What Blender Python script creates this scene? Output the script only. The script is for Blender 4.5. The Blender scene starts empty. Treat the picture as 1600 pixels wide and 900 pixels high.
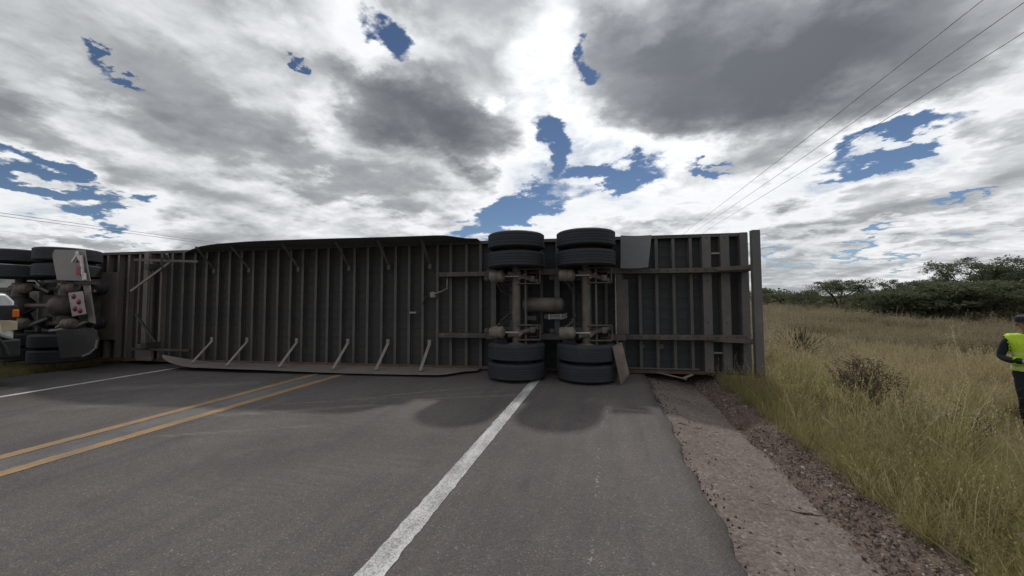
import bpy, bmesh, math, random
import numpy as np
from mathutils import Vector, Matrix

R = math.radians
rng = np.random.default_rng(7)
random.seed(7)
scene = bpy.context.scene
COL = scene.collection

# ------------------------------------------------------------------ camera
CAM_H = 1.42
cam_data = bpy.data.cameras.new('camera')
cam_data.sensor_width = 36.0
cam_data.lens = 36.0 * 580.0 / 1600.0
cam_data.clip_start = 0.05
cam_data.clip_end = 3000.0
cam = bpy.data.objects.new('camera', cam_data)
COL.objects.link(cam)
cam.location = (0, 0, CAM_H)
_yaw, _pitch, _roll = R(14.2), R(1.63), R(0.6)
fw = Vector((-math.sin(_yaw) * math.cos(_pitch), math.cos(_yaw) * math.cos(_pitch), math.sin(_pitch)))
r0 = Vector((math.cos(_yaw), math.sin(_yaw), 0))
u0 = r0.cross(fw)
rt = r0 * math.cos(_roll) - u0 * math.sin(_roll)
up = u0 * math.cos(_roll) + r0 * math.sin(_roll)
cam.rotation_euler = Matrix((rt, up, -fw)).transposed().to_euler()
scene.camera = cam

# ------------------------------------------------------------------ sun, sky, exposure
SUN_EL, SUN_AZ = R(48.9), R(6.7)          # azimuth clockwise from +Y, the way the road runs
sun_data = bpy.data.lights.new('sun', 'SUN')
sun_data.energy = 1.8
sun_data.angle = R(2.4)
sun_data.color = (1.0, 0.95, 0.87)
sun = bpy.data.objects.new('sun', sun_data)
COL.objects.link(sun)
sun_dir = Vector((math.sin(SUN_AZ) * math.cos(SUN_EL), math.cos(SUN_AZ) * math.cos(SUN_EL), math.sin(SUN_EL)))
sun.rotation_euler = sun_dir.to_track_quat('Z', 'Y').to_euler()
sun.location = (0, 0, 60)

vs = scene.view_settings
scene.display_settings.display_device = 'sRGB'
vs.view_transform = 'Standard'
vs.look = 'None'
vs.exposure = 0.0
vs.gamma = 1.0
vs.use_curve_mapping = False


class Graph:
    """small helper that strings shader nodes together"""
    def __init__(self, nt):
        self.nt = nt
        nt.nodes.clear()

    def node(self, kind, **kw):
        n = self.nt.nodes.new(kind)
        for k, v in kw.items():
            setattr(n, k, v)
        return n

    def put(self, sock, v):
        if v is None:
            return
        if hasattr(v, 'is_linked') or isinstance(v, bpy.types.NodeSocket):
            self.nt.links.new(v, sock)
        else:
            if sock.type == 'RGBA' and len(v) == 3:
                v = (*v, 1.0)
            sock.default_value = v

    def m(self, op, a, b=None, c=None, clamp=False):
        n = self.node('ShaderNodeMath', operation=op, use_clamp=clamp)
        for s, v in zip(n.inputs, (a, b, c)):
            self.put(s, v)
        return n.outputs[0]

    def v(self, op, a, b=None, scale=None):
        n = self.node('ShaderNodeVectorMath', operation=op)
        self.put(n.inputs[0], a)
        self.put(n.inputs[1], b)
        if scale is not None:
            self.put(n.inputs['Scale'], scale)
        return n.outputs['Value'] if op in ('DOT_PRODUCT', 'LENGTH') else n.outputs[0]

    def xyz(self, a):
        n = self.node('ShaderNodeSeparateXYZ')
        self.put(n.inputs[0], a)
        return n.outputs

    def join(self, x, y, z=0.0):
        n = self.node('ShaderNodeCombineXYZ')
        for s, q in zip(n.inputs, (x, y, z)):
            self.put(s, q)
        return n.outputs[0]

    def noise(self, vec, scale, detail=4, rough=0.55, dist=0.0, color=False, lac=2.0):
        n = self.node('ShaderNodeTexNoise')
        self.put(n.inputs['Vector'], vec)
        n.inputs['Scale'].default_value = scale
        n.inputs['Detail'].default_value = detail
        n.inputs['Roughness'].default_value = rough
        n.inputs['Lacunarity'].default_value = lac
        n.inputs['Distortion'].default_value = dist
        return n.outputs['Color' if color else 'Fac']

    def ramp(self, fac, stops, interp='LINEAR'):
        n = self.node('ShaderNodeValToRGB')
        cr = n.color_ramp
        cr.interpolation = interp
        cr.elements[0].position, cr.elements[1].position = stops[0][0], stops[-1][0]
        for p, c in stops[1:-1]:
            cr.elements.new(p)
        for i, (p, c) in enumerate(stops):
            e = cr.elements[i]
            e.color = (c, c, c, 1) if not hasattr(c, '__len__') else (*c, 1)
        self.put(n.inputs[0], fac)
        return n.outputs[0]

    def range(self, x, a, b, c=0.0, d=1.0, kind='LINEAR'):
        n = self.node('ShaderNodeMapRange', interpolation_type=kind)
        self.put(n.inputs[0], x)
        for s, q in zip(n.inputs[1:5], (a, b, c, d)):
            self.put(s, q)
        return n.outputs[0]

    def mix(self, fac, a, b, blend='MIX'):
        n = self.node('ShaderNodeMix', data_type='RGBA', blend_type=blend)
        n.clamp_factor = True
        self.put(n.inputs[0], fac)
        self.put(n.inputs[6], a)
        self.put(n.inputs[7], b)
        return n.outputs[2]

    def mapping(self, vec, loc=(0, 0, 0), rot=(0, 0, 0), sc=(1, 1, 1), kind='POINT'):
        n = self.node('ShaderNodeMapping', vector_type=kind)
        self.put(n.inputs[0], vec)
        n.inputs['Location'].default_value = loc
        n.inputs['Rotation'].default_value = rot
        n.inputs['Scale'].default_value = sc
        return n.outputs[0]


world = bpy.data.worlds.new('World')
scene.world = world
world.use_nodes = True
g = Graph(world.node_tree)
d = g.node('ShaderNodeTexCoord').outputs['Generated']
sky = g.node('ShaderNodeTexSky', sky_type='NISHITA')
sky.sun_disc = False
sky.sun_elevation = SUN_EL
sky.sun_rotation = SUN_AZ
sky.altitude = 1900
sky.air_density = 1.0
sky.dust_density = 0.2
sky.ozone_density = 3.0
dx, dy, dz = g.xyz(d)
# azimuth (degrees clockwise from +Y) and elevation of every direction
az = g.m('MULTIPLY', g.m('ARCTAN2', dx, dy), 57.29578)
el = g.m('MULTIPLY', g.m('ARCSINE', dz), 57.29578)
# cloud layer: the direction cut with a flat layer overhead, so banks foreshorten towards the horizon
inv = g.m('DIVIDE', 1.0, g.m('ADD', g.m('MAXIMUM', dz, 0.0), 0.2))
layer = g.join(g.m('MULTIPLY', dx, inv), g.m('MULTIPLY', dy, inv), g.m('MULTIPLY', dz, 0.7))
big = g.noise(layer, 0.95, 3, 0.5, 0.2)
mid = g.noise(layer, 1.7, 5, 0.55, 0.25)
fine = g.noise(layer, 5.2, 10, 0.62, 0.2)
warp = g.noise(layer, 3.4, 6, 0.6, 0.0, color=True)
ae = g.join(az, el, 0.0)
ae = g.v('ADD', ae, g.v('SCALE', g.v('MULTIPLY', g.v('SUBTRACT', warp, (0.5, 0.5, 0.5)), (1, 1, 0)), scale=16.0))

# banks and gaps: azimuth, elevation, half width, half height (degrees), tilt, weight
BANKS = [
    (-33.7, 36.3, 5.2, 2.8, -35, 1.05),
    (-44.2, 29.6, 1.5, 1.5, 0, 0.95),
    (-62.8, 22.9, 2.9, 0.9, -20, 0.95),
    (-66.3, 11.4, 7.3, 2.2, -18, 1.1),
    (-62.4, 9.0, 3.8, 2.3, 0, 1.05),
    (-14.1, 12.8, 16.4, 4.2, 22, 1.15),
    (-7.8, 21.8, 3.3, 7.2, 12, 1.1),
    (0.6, 18.3, 12.4, 3.1, -4, 1.1),
    (14.3, 16.5, 5.8, 1.6, 0, 1),
    (32.4, 15.9, 10.6, 2.0, 14, 1.12),
    (38.0, 9.3, 4.1, 1.0, 0, 0.98),
    (21.2, 4.8, 4.0, 1.0, 0, 0.95),
    (29.4, 4.6, 4.2, 0.9, 0, 0.95),
    (-1.5, 32.9, 2.3, 2.8, 10, 0.95),
    (-33.9, 35.7, 13.3, 6.4, -20, -0.2),
    (-11.1, 16.1, 24.3, 11.0, 15, -0.26),
    (1.6, 19.4, 21.4, 7.7, 0, -0.2),
    (-65.1, 10.5, 13.8, 5.5, -15, -0.24),
    (32.2, 15.8, 17.0, 4.8, 15, -0.24),
    (-5.8, 35.2, 10.7, 13.6, 0, -0.08),
    (-14.1, 6.6, 62.3, 5.9, 0, -0.05),
    (-7.0, 35.3, 7.9, 12.9, 0, -0.15),
    (-12.4, 29.7, 4.5, 9.2, 10, -0.12),
    (-4.0, 25.3, 8.7, 5.7, 0, -0.14),
    (-35.4, 32.1, 10.4, 3.4, -10, -0.18),
    (-41.6, 23.4, 3.9, 9.0, 0, -0.16),
    (8.7, 20.2, 9.3, 4.1, 0, -0.13),
    (-10.5, 20.1, 6.9, 7.1, 0, -0.14),
    (-45.5, 32.6, 11.0, 3.4, -10, -0.14),
    (-64.4, 19.3, 8.0, 3.2, -20, -0.15),
    (-17.9, 29.0, 2.8, 3.0, 0, -0.24),
    (8.2, 35.2, 3.4, 2.5, 0, -0.16),
    (25.1, 12.2, 23.4, 4.1, 12, -0.2),
    (-66.2, 8.1, 5.7, 3.0, 0, -0.1),
    (-36.7, 12.1, 23.0, 3.2, -8, -0.12),
    (5.1, 13.3, 15.7, 3.6, 8, -0.14),
    (-57.3, 9.5, 8.0, 3.2, 0, -0.12),
    (33.3, 5.7, 15.7, 4.0, 0, -0.12),
    (-30.5, 28.1, 15.4, 8.7, -15, 0.52),
    (-19.4, 22.8, 11.7, 6.8, -20, 0.33),
    (16.1, 27.4, 25.2, 11.7, -8, 0.55),
    (8.2, 33.9, 13.6, 5.2, 0, 0.2),
    (30.0, 25.6, 18.5, 8.8, 0, 0.3),
    (-53.4, 20.2, 20.4, 6.2, -22, 0.16),
    (-36.7, 17.7, 21.6, 5.9, -15, 0.2),
    (-53.6, 31.0, 20.5, 4.1, 0, 0.06),
    (-66.4, 15.5, 5.7, 2.9, -20, 0.12),
    (26.8, 8.1, 19.4, 1.2, 0, 0.09),
    (39.1, 15.1, 3.2, 3.1, 0, 0.25),
    (9.3, 9.8, 13.2, 1.4, 0, 0.06),
    (34.2, 4.9, 11.8, 0.9, 0, 0.12),
    (-66.2, 6.2, 9.3, 1.0, 0, 0.1),
]

cover = gap = None
for a0, e0, sa, se, tilt, w in BANKS:
    p = g.mapping(ae, (a0, e0, 0), (0, 0, R(tilt)), (sa, se, 1), 'TEXTURE')
    s = g.node('ShaderNodeTexGradient', gradient_type='SPHERICAL')
    g.put(s.inputs[0], p)
    b = g.m('MULTIPLY', g.range(s.outputs[1], 0.0, 0.9, 0.0, 1.0, 'SMOOTHSTEP'), w)
    if w > 0.9:                          # an opening in the clouds
        gap = b if gap is None else g.m('MAXIMUM', gap, b)
    else:
        cover = b if cover is None else g.m('ADD', cover, b)
body = g.m('ADD', g.m('ADD', g.m('MULTIPLY', g.m('SUBTRACT', big, 0.5), 0.45), g.m('MULTIPLY', g.m('SUBTRACT', mid, 0.5), 0.42)), g.m('ADD', cover, 0.36))
# thin margins fray into puffs, thick banks stay smooth
puff = g.noise(layer, 4.5, 9, 0.64, 0.6)
fray = g.range(body, 0.0, 0.5, 0.75, 0.25, 'SMOOTHSTEP')
thick = g.m('ADD', body, g.m('MULTIPLY', g.m('SUBTRACT', g.m('ADD', g.m('MULTIPLY', puff, 0.6), g.m('MULTIPLY', fine, 0.4)), 0.5), fray))
torn = g.m('ADD', gap, g.m('MULTIPLY', g.m('SUBTRACT', g.m('ADD', g.m('MULTIPLY', puff, 0.5), g.m('MULTIPLY', fine, 0.5)), 0.5), -1.15))
alpha = g.m('MULTIPLY', g.range(thick, -0.30, 0.10, 0.0, 1.0, 'SMOOTHSTEP'), g.range(torn, 0.22, 0.74, 1.0, 0.0, 'SMOOTHSTEP'))
# thin cloud lets the sun through, thick cloud does not
sun_l = sun_dir / (sun_dir.z + 0.2)
to_sun = g.v('NORMALIZE', g.v('SUBTRACT', (sun_l.x, sun_l.y, sun_dir.z * 0.7), layer))
def bulk(p):
    return g.m('ADD', g.m('MULTIPLY', g.noise(p, 1.5, 4, 0.5, 0.4), 0.6), g.m('MULTIPLY', g.noise(p, 4.4, 7, 0.58, 0.4), 0.4))
relief = g.m('SUBTRACT', bulk(g.v('ADD', layer, g.v('SCALE', to_sun, scale=0.17))), bulk(layer))
soft = g.range(cover, 0.05, 0.45, 1.0, 0.4, 'SMOOTHSTEP')
tone = g.m('ADD', thick, g.m('MULTIPLY', g.m('MULTIPLY', relief, soft), 0.85))
shade = g.ramp(tone, [(0.0, (0.80, 0.835, 0.87)), (0.20, (0.90, 0.915, 0.93)), (0.33, (0.66, 0.68, 0.70)), (0.46, (0.40, 0.415, 0.435)),
                      (0.64, (0.245, 0.26, 0.28)), (0.88, (0.155, 0.167, 0.185)), (1.0, (0.13, 0.14, 0.158))])
near_sun = g.m('POWER', g.m('MAXIMUM', g.v('DOT_PRODUCT', d, tuple(sun_dir)), 0.0), 9.0)
glow = g.m('ADD', 1.0, g.m('MULTIPLY', near_sun, 0.5))
cloud = g.v('SCALE', shade, scale=glow)
bg_sky = g.node('ShaderNodeBackground')
bg_sky.inputs['Strength'].default_value = 0.06
g.put(bg_sky.inputs['Color'], sky.outputs[0])
bg_cl = g.node('ShaderNodeBackground')
bg_cl.inputs['Strength'].default_value = 1.0
g.put(bg_cl.inputs['Color'], cloud)
mx = g.node('ShaderNodeMixShader')
g.put(mx.inputs[0], alpha)
g.put(mx.inputs[1], bg_sky.outputs[0])
g.put(mx.inputs[2], bg_cl.outputs[0])
wo = g.node('ShaderNodeOutputWorld')
g.put(wo.inputs[0], mx.outputs[0])


# ------------------------------------------------------------------ object helpers
def tag(o, label=None, category=None, group=None, kind=None):
    if label: o['label'] = label
    if category: o['category'] = category
    if group: o['group'] = group
    if kind: o['kind'] = kind
    return o


def empty(name, matrix, parent=None):
    o = bpy.data.objects.new(name, None)
    o.empty_display_size = 0.2
    COL.objects.link(o)
    if parent is not None:
        o.parent = parent
        o.matrix_local = matrix
    else:
        o.matrix_world = matrix
    return o


def link_copy(o, parent=None, matrix=None):
    c = o.copy()
    COL.objects.link(c)
    if parent is not None:
        c.parent = parent
    if matrix is not None:
        c.matrix_local = matrix
    return c


def copy_tree(o, parent=None, matrix=None):
    c = link_copy(o, parent, matrix)
    for ch in [q for q in ALL_CHILDREN(o)]:
        copy_tree(ch, c)
    return c


def ALL_CHILDREN(o):
    return list(o.children)


class MB:
    """collects solids and builds them into ONE mesh object"""
    def __init__(self):
        self.v, self.f = [], []

    def add(self, verts, faces):
        n = len(self.v)
        self.v += [tuple(p) for p in verts]
        self.f += [tuple(i + n for i in q) for q in faces]
        return self

    def box(self, x0, x1, y0, y1, z0, z1, mat=None):
        p = [Vector((x, y, z)) for x in (x0, x1) for y in (y0, y1) for z in (z0, z1)]
        if mat is not None:
            p = [mat @ q for q in p]
        return self.add(p, [(0, 1, 3, 2), (4, 6, 7, 5), (0, 4, 5, 1), (2, 3, 7, 6), (0, 2, 6, 4), (1, 5, 7, 3)])

    def bar(self, a, b, w, t, upv=(0, 0, 1)):
        """rectangular bar from a to b"""
        a, b = Vector(a), Vector(b)
        ax = (b - a).normalized()
        s = ax.cross(Vector(upv))
        if s.length < 1e-4:
            s = ax.cross(Vector((1, 0, 0)))
        s.normalize()
        u = s.cross(ax)
        m = Matrix((ax, s, u)).transposed().to_4x4()
        m.translation = a
        return self.box(0, (b - a).length, -w / 2, w / 2, -t / 2, t / 2, m)

    def tube(self, pts, r, n=8, cap=True):
        pts = [Vector(p) for p in pts]
        rs = r if hasattr(r, '__len__') else [r] * len(pts)
        base = len(self.v)
        t0 = (pts[1] - pts[0]).normalized()
        ref = Vector((0, 0, 1)) if abs(t0.z) < 0.9 else Vector((1, 0, 0))
        s = t0.cross(ref).normalized()
        for i, p in enumerate(pts):
            if i == 0: t = pts[1] - pts[0]
            elif i == len(pts) - 1: t = pts[-1] - pts[-2]
            else: t = pts[i + 1] - pts[i - 1]
            t.normalize()
            s = (s - t * s.dot(t)).normalized()
            u = t.cross(s)
            for k in range(n):
                a = 2 * math.pi * k / n
                self.v.append(tuple(p + (s * math.cos(a) + u * math.sin(a)) * rs[i]))
        for i in range(len(pts) - 1):
            for k in range(n):
                a, b = base + i * n + k, base + i * n + (k + 1) % n
                self.f.append((a, b, b + n, a + n))
        if cap:
            self.f.append(tuple(base + k for k in range(n))[::-1])
            e = base + (len(pts) - 1) * n
            self.f.append(tuple(e + k for k in range(n)))
        return self

    def lathe(self, prof, mat=None, n=48, closed=False):
        """profile of (radius, height) about local Z"""
        base = len(self.v)
        m = mat or Matrix()
        for r, z in prof:
            for k in range(n):
                a = 2 * math.pi * k / n
                self.v.append(tuple(m @ Vector((r * math.cos(a), r * math.sin(a), z))))
        L = len(prof)
        for i in range(L if closed else L - 1):
            for k in range(n):
                j = (i + 1) % L
                a, b = base + i * n + k, base + i * n + (k + 1) % n
                c, e = base + j * n + (k + 1) % n, base + j * n + k
                self.f.append((a, b, c, e))
        if not closed:
            self.f.append(tuple(base + k for k in range(n))[::-1])
            self.f.append(tuple(base + (L - 1) * n + k for k in range(n)))
        return self

    def prism(self, poly, a0, a1, axis='z', mat=None):
        """2-D outline pushed along an axis"""
        n = len(poly)
        def at(p, h):
            q = {'z': (p[0], p[1], h), 'y': (p[0], h, p[1]), 'x': (h, p[0], p[1])}[axis]
            return mat @ Vector(q) if mat else Vector(q)
        vs_ = [at(p, a0) for p in poly] + [at(p, a1) for p in poly]
        fs = [tuple(range(n))[::-1], tuple(range(n, 2 * n))]
        fs += [(i, (i + 1) % n, n + (i + 1) % n, n + i) for i in range(n)]
        return self.add(vs_, fs)

    def mesh(self, name, mat, smooth=35, shift=None):
        me = bpy.data.meshes.new(name)
        v = self.v
        if shift is not None:
            v = [(a - shift[0], b - shift[1], c - shift[2]) for a, b, c in v]
        me.from_pydata(v, [], self.f)
        me.update()
        bm = bmesh.new()
        bm.from_mesh(me)
        bmesh.ops.recalc_face_normals(bm, faces=bm.faces)
        bm.to_mesh(me)
        bm.free()
        if mat is not None:
            me.materials.append(mat)
        if smooth:
            me.shade_smooth()
            me.set_sharp_from_angle(angle=R(smooth))
        return me

    def build(self, name, mat, parent=None, smooth=35, bevel=0, shift=None, matrix=None):
        o = bpy.data.objects.new(name, self.mesh(name, mat, smooth, shift))
        COL.objects.link(o)
        if parent is not None:
            o.parent = parent
        if matrix is not None:
            o.matrix_local = matrix
        if bevel:
            b = o.modifiers.new('bevel', 'BEVEL')
            b.width, b.segments, b.limit_method, b.angle_limit = bevel, 2, 'ANGLE', R(40)
        return o


def mesh_from_arrays(name, v, faces, mat, smooth=False):
    me = bpy.data.meshes.new(name)
    v = np.asarray(v, dtype=np.float32)
    faces = np.asarray(faces, dtype=np.int32)
    k = faces.shape[1]
    me.vertices.add(len(v))
    me.vertices.foreach_set('co', v.ravel())
    me.loops.add(faces.size)
    me.loops.foreach_set('vertex_index', faces.ravel())
    me.polygons.add(len(faces))
    me.polygons.foreach_set('loop_start', np.arange(0, faces.size, k, dtype=np.int32))
    me.update(calc_edges=True)
    me.validate()
    if mat: me.materials.append(mat)
    if smooth: me.shade_smooth()
    return me


def obj_from_mesh(name, me, parent=None, matrix=None):
    o = bpy.data.objects.new(name, me)
    COL.objects.link(o)
    if parent is not None: o.parent = parent
    if matrix is not None: o.matrix_local = matrix
    return o


# ------------------------------------------------------------------ materials
def new_mat(name):
    m = bpy.data.materials.new(name)
    m.use_nodes = True
    gg = Graph(m.node_tree)
    bs = gg.node('ShaderNodeBsdfPrincipled')
    out = gg.node('ShaderNodeOutputMaterial')
    gg.put(out.inputs[0], bs.outputs[0])
    return m, gg, bs


def grime(name, base, dust=(0.17, 0.14, 0.11), amount=0.35, rough=0.65, metal=0.0, scale=3.0, bump=0.15, spec=0.4, stretch=(1, 1, 1), seed=0.0, rust=0.0):
    """painted or bare surface with road dust lying on it in patches"""
    m, q, bs = new_mat(name)
    co = q.node('ShaderNodeTexCoord').outputs['Object']
    co = q.mapping(co, loc=(seed, seed * 0.7, seed * 1.3), sc=stretch)
    n1 = q.noise(co, scale, 7, 0.62)
    n2 = q.noise(co, scale * 9, 5, 0.6)
    f = q.m('ADD', q.m('MULTIPLY', n1, 0.75), q.m('MULTIPLY', n2, 0.35))
    f = q.range(f, 0.72 - amount * 0.55, 0.95 - amount * 0.45)
    c = q.mix(f, base, dust)
    c = q.mix(q.range(n2, 0.35, 0.7, 0.0, 0.35), c, (base[0] * 0.45, base[1] * 0.45, base[2] * 0.45))
    if rust:
        n3 = q.noise(co, scale * 0.45, 6, 0.68, 0.6)
        c = q.mix(q.range(n3, 0.47, 0.66, 0, rust), c, (0.135, 0.083, 0.052))
        c = q.mix(q.range(n3, 0.30, 0.42, rust, 0), c, (0.17, 0.155, 0.135))
    q.put(bs.inputs['Base Color'], c)
    q.put(bs.inputs['Roughness'], q.range(n1, 0.3, 0.7, max(rough - 0.12, 0.05), min(rough + 0.15, 1)))
    bs.inputs['Metallic'].default_value = metal
    bs.inputs['Specular IOR Level'].default_value = spec
    if bump:
        b = q.node('ShaderNodeBump')
        b.inputs['Strength'].default_value = bump
        b.inputs['Distance'].default_value = 0.01
        q.put(b.inputs['Height'], f)
        q.put(bs.inputs['Normal'], b.outputs[0])
    return m


def leaf_mat(name, a, b, trans=0.35, noise_scale=1.5, tint=None):
    """foliage: colour varies clump by clump and, for scattered tufts, by the tuft's own tint"""
    m, q, bs = new_mat(name)
    geo = q.node('ShaderNodeNewGeometry')
    if tint:
        at = q.node('ShaderNodeAttribute', attribute_type='INSTANCER', attribute_name='tint')
        f = at.outputs['Fac']
        rnd = q.node('ShaderNodeObjectInfo').outputs['Random']
        c = q.mix(f, a, b)
        c = q.mix(q.m('MULTIPLY', rnd, 0.5), c, tint)
    else:
        co = q.node('ShaderNodeTexCoord').outputs['Object']
        n = q.noise(co, noise_scale, 3, 0.5)
        c = q.mix(q.range(n, 0.35, 0.65), a, b)
        c = q.mix(q.m('MULTIPLY', geo.outputs['Random Per Island'], 0.45), c, tuple(0.5 * x for x in a))
    nt = q.nt
    q.put(bs.inputs['Base Color'], c)
    bs.inputs['Roughness'].default_value = 0.75
    bs.inputs['Specular IOR Level'].default_value = 0.2
    tr = q.node('ShaderNodeBsdfTranslucent')
    q.put(tr.inputs[0], c)
    mx_ = q.node('ShaderNodeMixShader')
    mx_.inputs[0].default_value = trans
    q.put(mx_.inputs[1], bs.outputs[0])
    q.put(mx_.inputs[2], tr.outputs[0])
    out = [n for n in nt.nodes if n.type == 'OUTPUT_MATERIAL'][0]
    q.put(out.inputs[0], mx_.outputs[0])
    return m


def line_mask(q, x, y, ax, ay, bx, by, half, soft):
    """band of ground between two points of the road, with feathered edges and ends"""
    L = math.hypot(bx - ax, by - ay)
    tx, ty = (bx - ax) / L, (by - ay) / L
    rx_, ry_ = q.m('SUBTRACT', x, ax), q.m('SUBTRACT', y, ay)
    s = q.m('ADD', q.m('MULTIPLY', rx_, tx), q.m('MULTIPLY', ry_, ty))
    e = q.m('ABSOLUTE', q.m('ADD', q.m('MULTIPLY', rx_, -ty), q.m('MULTIPLY', ry_, tx)))
    k = q.range(e, half, half + soft, 1.0, 0.0, 'SMOOTHSTEP')
    k = q.m('MULTIPLY', k, q.range(s, -0.1, 0.3, 0, 1, 'SMOOTHSTEP'))
    return q.m('MULTIPLY', k, q.range(s, L - 0.3, L + 0.2, 1, 0, 'SMOOTHSTEP'))


def asphalt():
    m, q, bs = new_mat('asphalt')
    co = q.node('ShaderNodeTexCoord').outputs['Object']
    x, y, z = q.xyz(co)
    # aggregate
    vor = q.node('ShaderNodeTexVoronoi')
    q.put(vor.inputs['Vector'], co)
    vor.inputs['Scale'].default_value = 130
    grain = q.xyz(vor.outputs['Color'])[0]
    n_f = q.noise(co, 60, 5, 0.7)
    n_m = q.noise(co, 2.2, 6, 0.6)
    n_l = q.noise(co, 0.45, 4, 0.55)
    streak = q.noise(q.mapping(co, sc=(7, 0.35, 1)), 1.0, 6, 0.6)
    base = q.mix(q.range(n_l, 0.35, 0.65), (0.098, 0.085, 0.081), (0.148, 0.129, 0.121))
    base = q.mix(q.range(streak, 0.40, 0.64, 0, 0.75), base, (0.090, 0.085, 0.088))
    base = q.mix(q.range(n_m, 0.45, 0.7, 0, 0.3), base, (0.17, 0.15, 0.135))
    # paths polished by wheels
    for xc in (-2.2, -3.9, -6.3, -8.1):
        base = q.mix(q.m('MULTIPLY', q.range(q.m('ABSOLUTE', q.m('SUBTRACT', x, xc)), 0.1, 0.55, 0.5, 0.0, 'SMOOTHSTEP'), q.range(streak, 0.3, 0.7, 0.4, 1.0)), base, (0.150, 0.133, 0.126))
    # crumbled, darker margin
    base = q.mix(q.range(q.m('ADD', x, q.m('MULTIPLY', n_m, 0.16)), 0.60, 0.74, 0, 0.8), base, (0.05, 0.045, 0.042))
    stone = q.ramp(grain, [(0.0, 0.55), (0.45, 0.9), (0.9, 1.12), (0.975, 1.5), (1.0, 2.6)])
    base = q.mix(0.75, base, q.mix(1.0, base, stone, 'MULTIPLY'))
    base = q.mix(q.range(n_f, 0.3, 0.75, 0.25, 0.0), base, (0.04, 0.037, 0.035))
    # pale dust between the two yellow lines and chalky scrapes where the trailer slid
    dust = q.m('MULTIPLY', line_mask(q, x, y, -5.16, -20, -5.16, 40, 0.12, 0.25), q.range(n_m, 0.3, 0.65, 0.05, 0.5))
    base = q.mix(dust, base, (0.20, 0.205, 0.20))
    scr = None
    for a in SCRAPES:
        k = line_mask(q, x, y, *a)
        if a[5] > 0.3: k = q.m('MULTIPLY', k, 0.35)
        scr = k if scr is None else q.m('MAXIMUM', scr, k)
    n_s = q.noise(q.mapping(co, rot=(0, 0, R(-33)), sc=(0.8, 9, 1)), 2.2, 8, 0.72)
    base = q.mix(q.m('MULTIPLY', scr, q.range(n_s, 0.40, 0.72, 0.0, 0.6)), base, (0.27, 0.255, 0.24))
    # a dribble of white specks along the shoulder
    spk = q.m('MULTIPLY', line_mask(q, q.m('ADD', x, q.m('MULTIPLY', q.m('SUBTRACT', n_l, 0.5), 0.35)), y, -0.13, 1.2, -0.02, 5.6, 0.008, 0.016), q.m('MULTIPLY', q.range(q.noise(co, 26, 3, 0.6), 0.54, 0.62), q.range(n_m, 0.42, 0.6)))
    base = q.mix(q.m('MULTIPLY', spk, 0.55), base, (0.5, 0.48, 0.46))
    # oil spots and worn paler blotches
    n_o = q.noise(co, 1.1, 5, 0.6, 0.8)
    base = q.mix(q.range(n_o, 0.63, 0.70, 0, 0.4), base, (0.06, 0.054, 0.053))
    base = q.mix(q.range(n_o, 0.30, 0.40, 0.35, 0), base, (0.175, 0.156, 0.146))
    q.put(bs.inputs['Base Color'], base)
    q.put(bs.inputs['Roughness'], q.range(n_f, 0.3, 0.7, 0.66, 0.92))
    bs.inputs['Specular IOR Level'].default_value = 0.35
    b = q.node('ShaderNodeBump')
    b.inputs['Strength'].default_value = 0.7
    b.inputs['Distance'].default_value = 0.006
    q.put(b.inputs['Height'], q.m('ADD', q.m('MULTIPLY', vor.outputs['Distance'], -1.0), n_f))
    q.put(bs.inputs['Normal'], b.outputs[0])
    return m


def paint(name, col, under=(0.13, 0.12, 0.11), wear=0.4, fleck=0.5):
    m, q, bs = new_mat(name)
    co = q.node('ShaderNodeTexCoord').outputs['Object']
    n = q.noise(co, 90, 4, 0.7)
    n2 = q.noise(co, 2.5, 6, 0.65)
    n3 = q.noise(q.mapping(co, sc=(10, 1, 1)), 1.4, 5, 0.6)
    f = q.range(q.m('ADD', n, q.m('MULTIPLY', q.m('ADD', n2, n3), 0.35)), 0.98 - wear * 0.5, 1.12 - wear * 0.3, 0, fleck)
    c = q.mix(q.range(n2, 0.3, 0.7), col, tuple(0.78 * k for k in col))
    q.put(bs.inputs['Base Color'], q.mix(f, c, under))
    bs.inputs['Roughness'].default_value = 0.8
    b = q.node('ShaderNodeBump')
    b.inputs['Strength'].default_value = 0.5
    b.inputs['Distance'].default_value = 0.004
    q.put(b.inputs['Height'], n)
    q.put(bs.inputs['Normal'], b.outputs[0])
    return m


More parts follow.
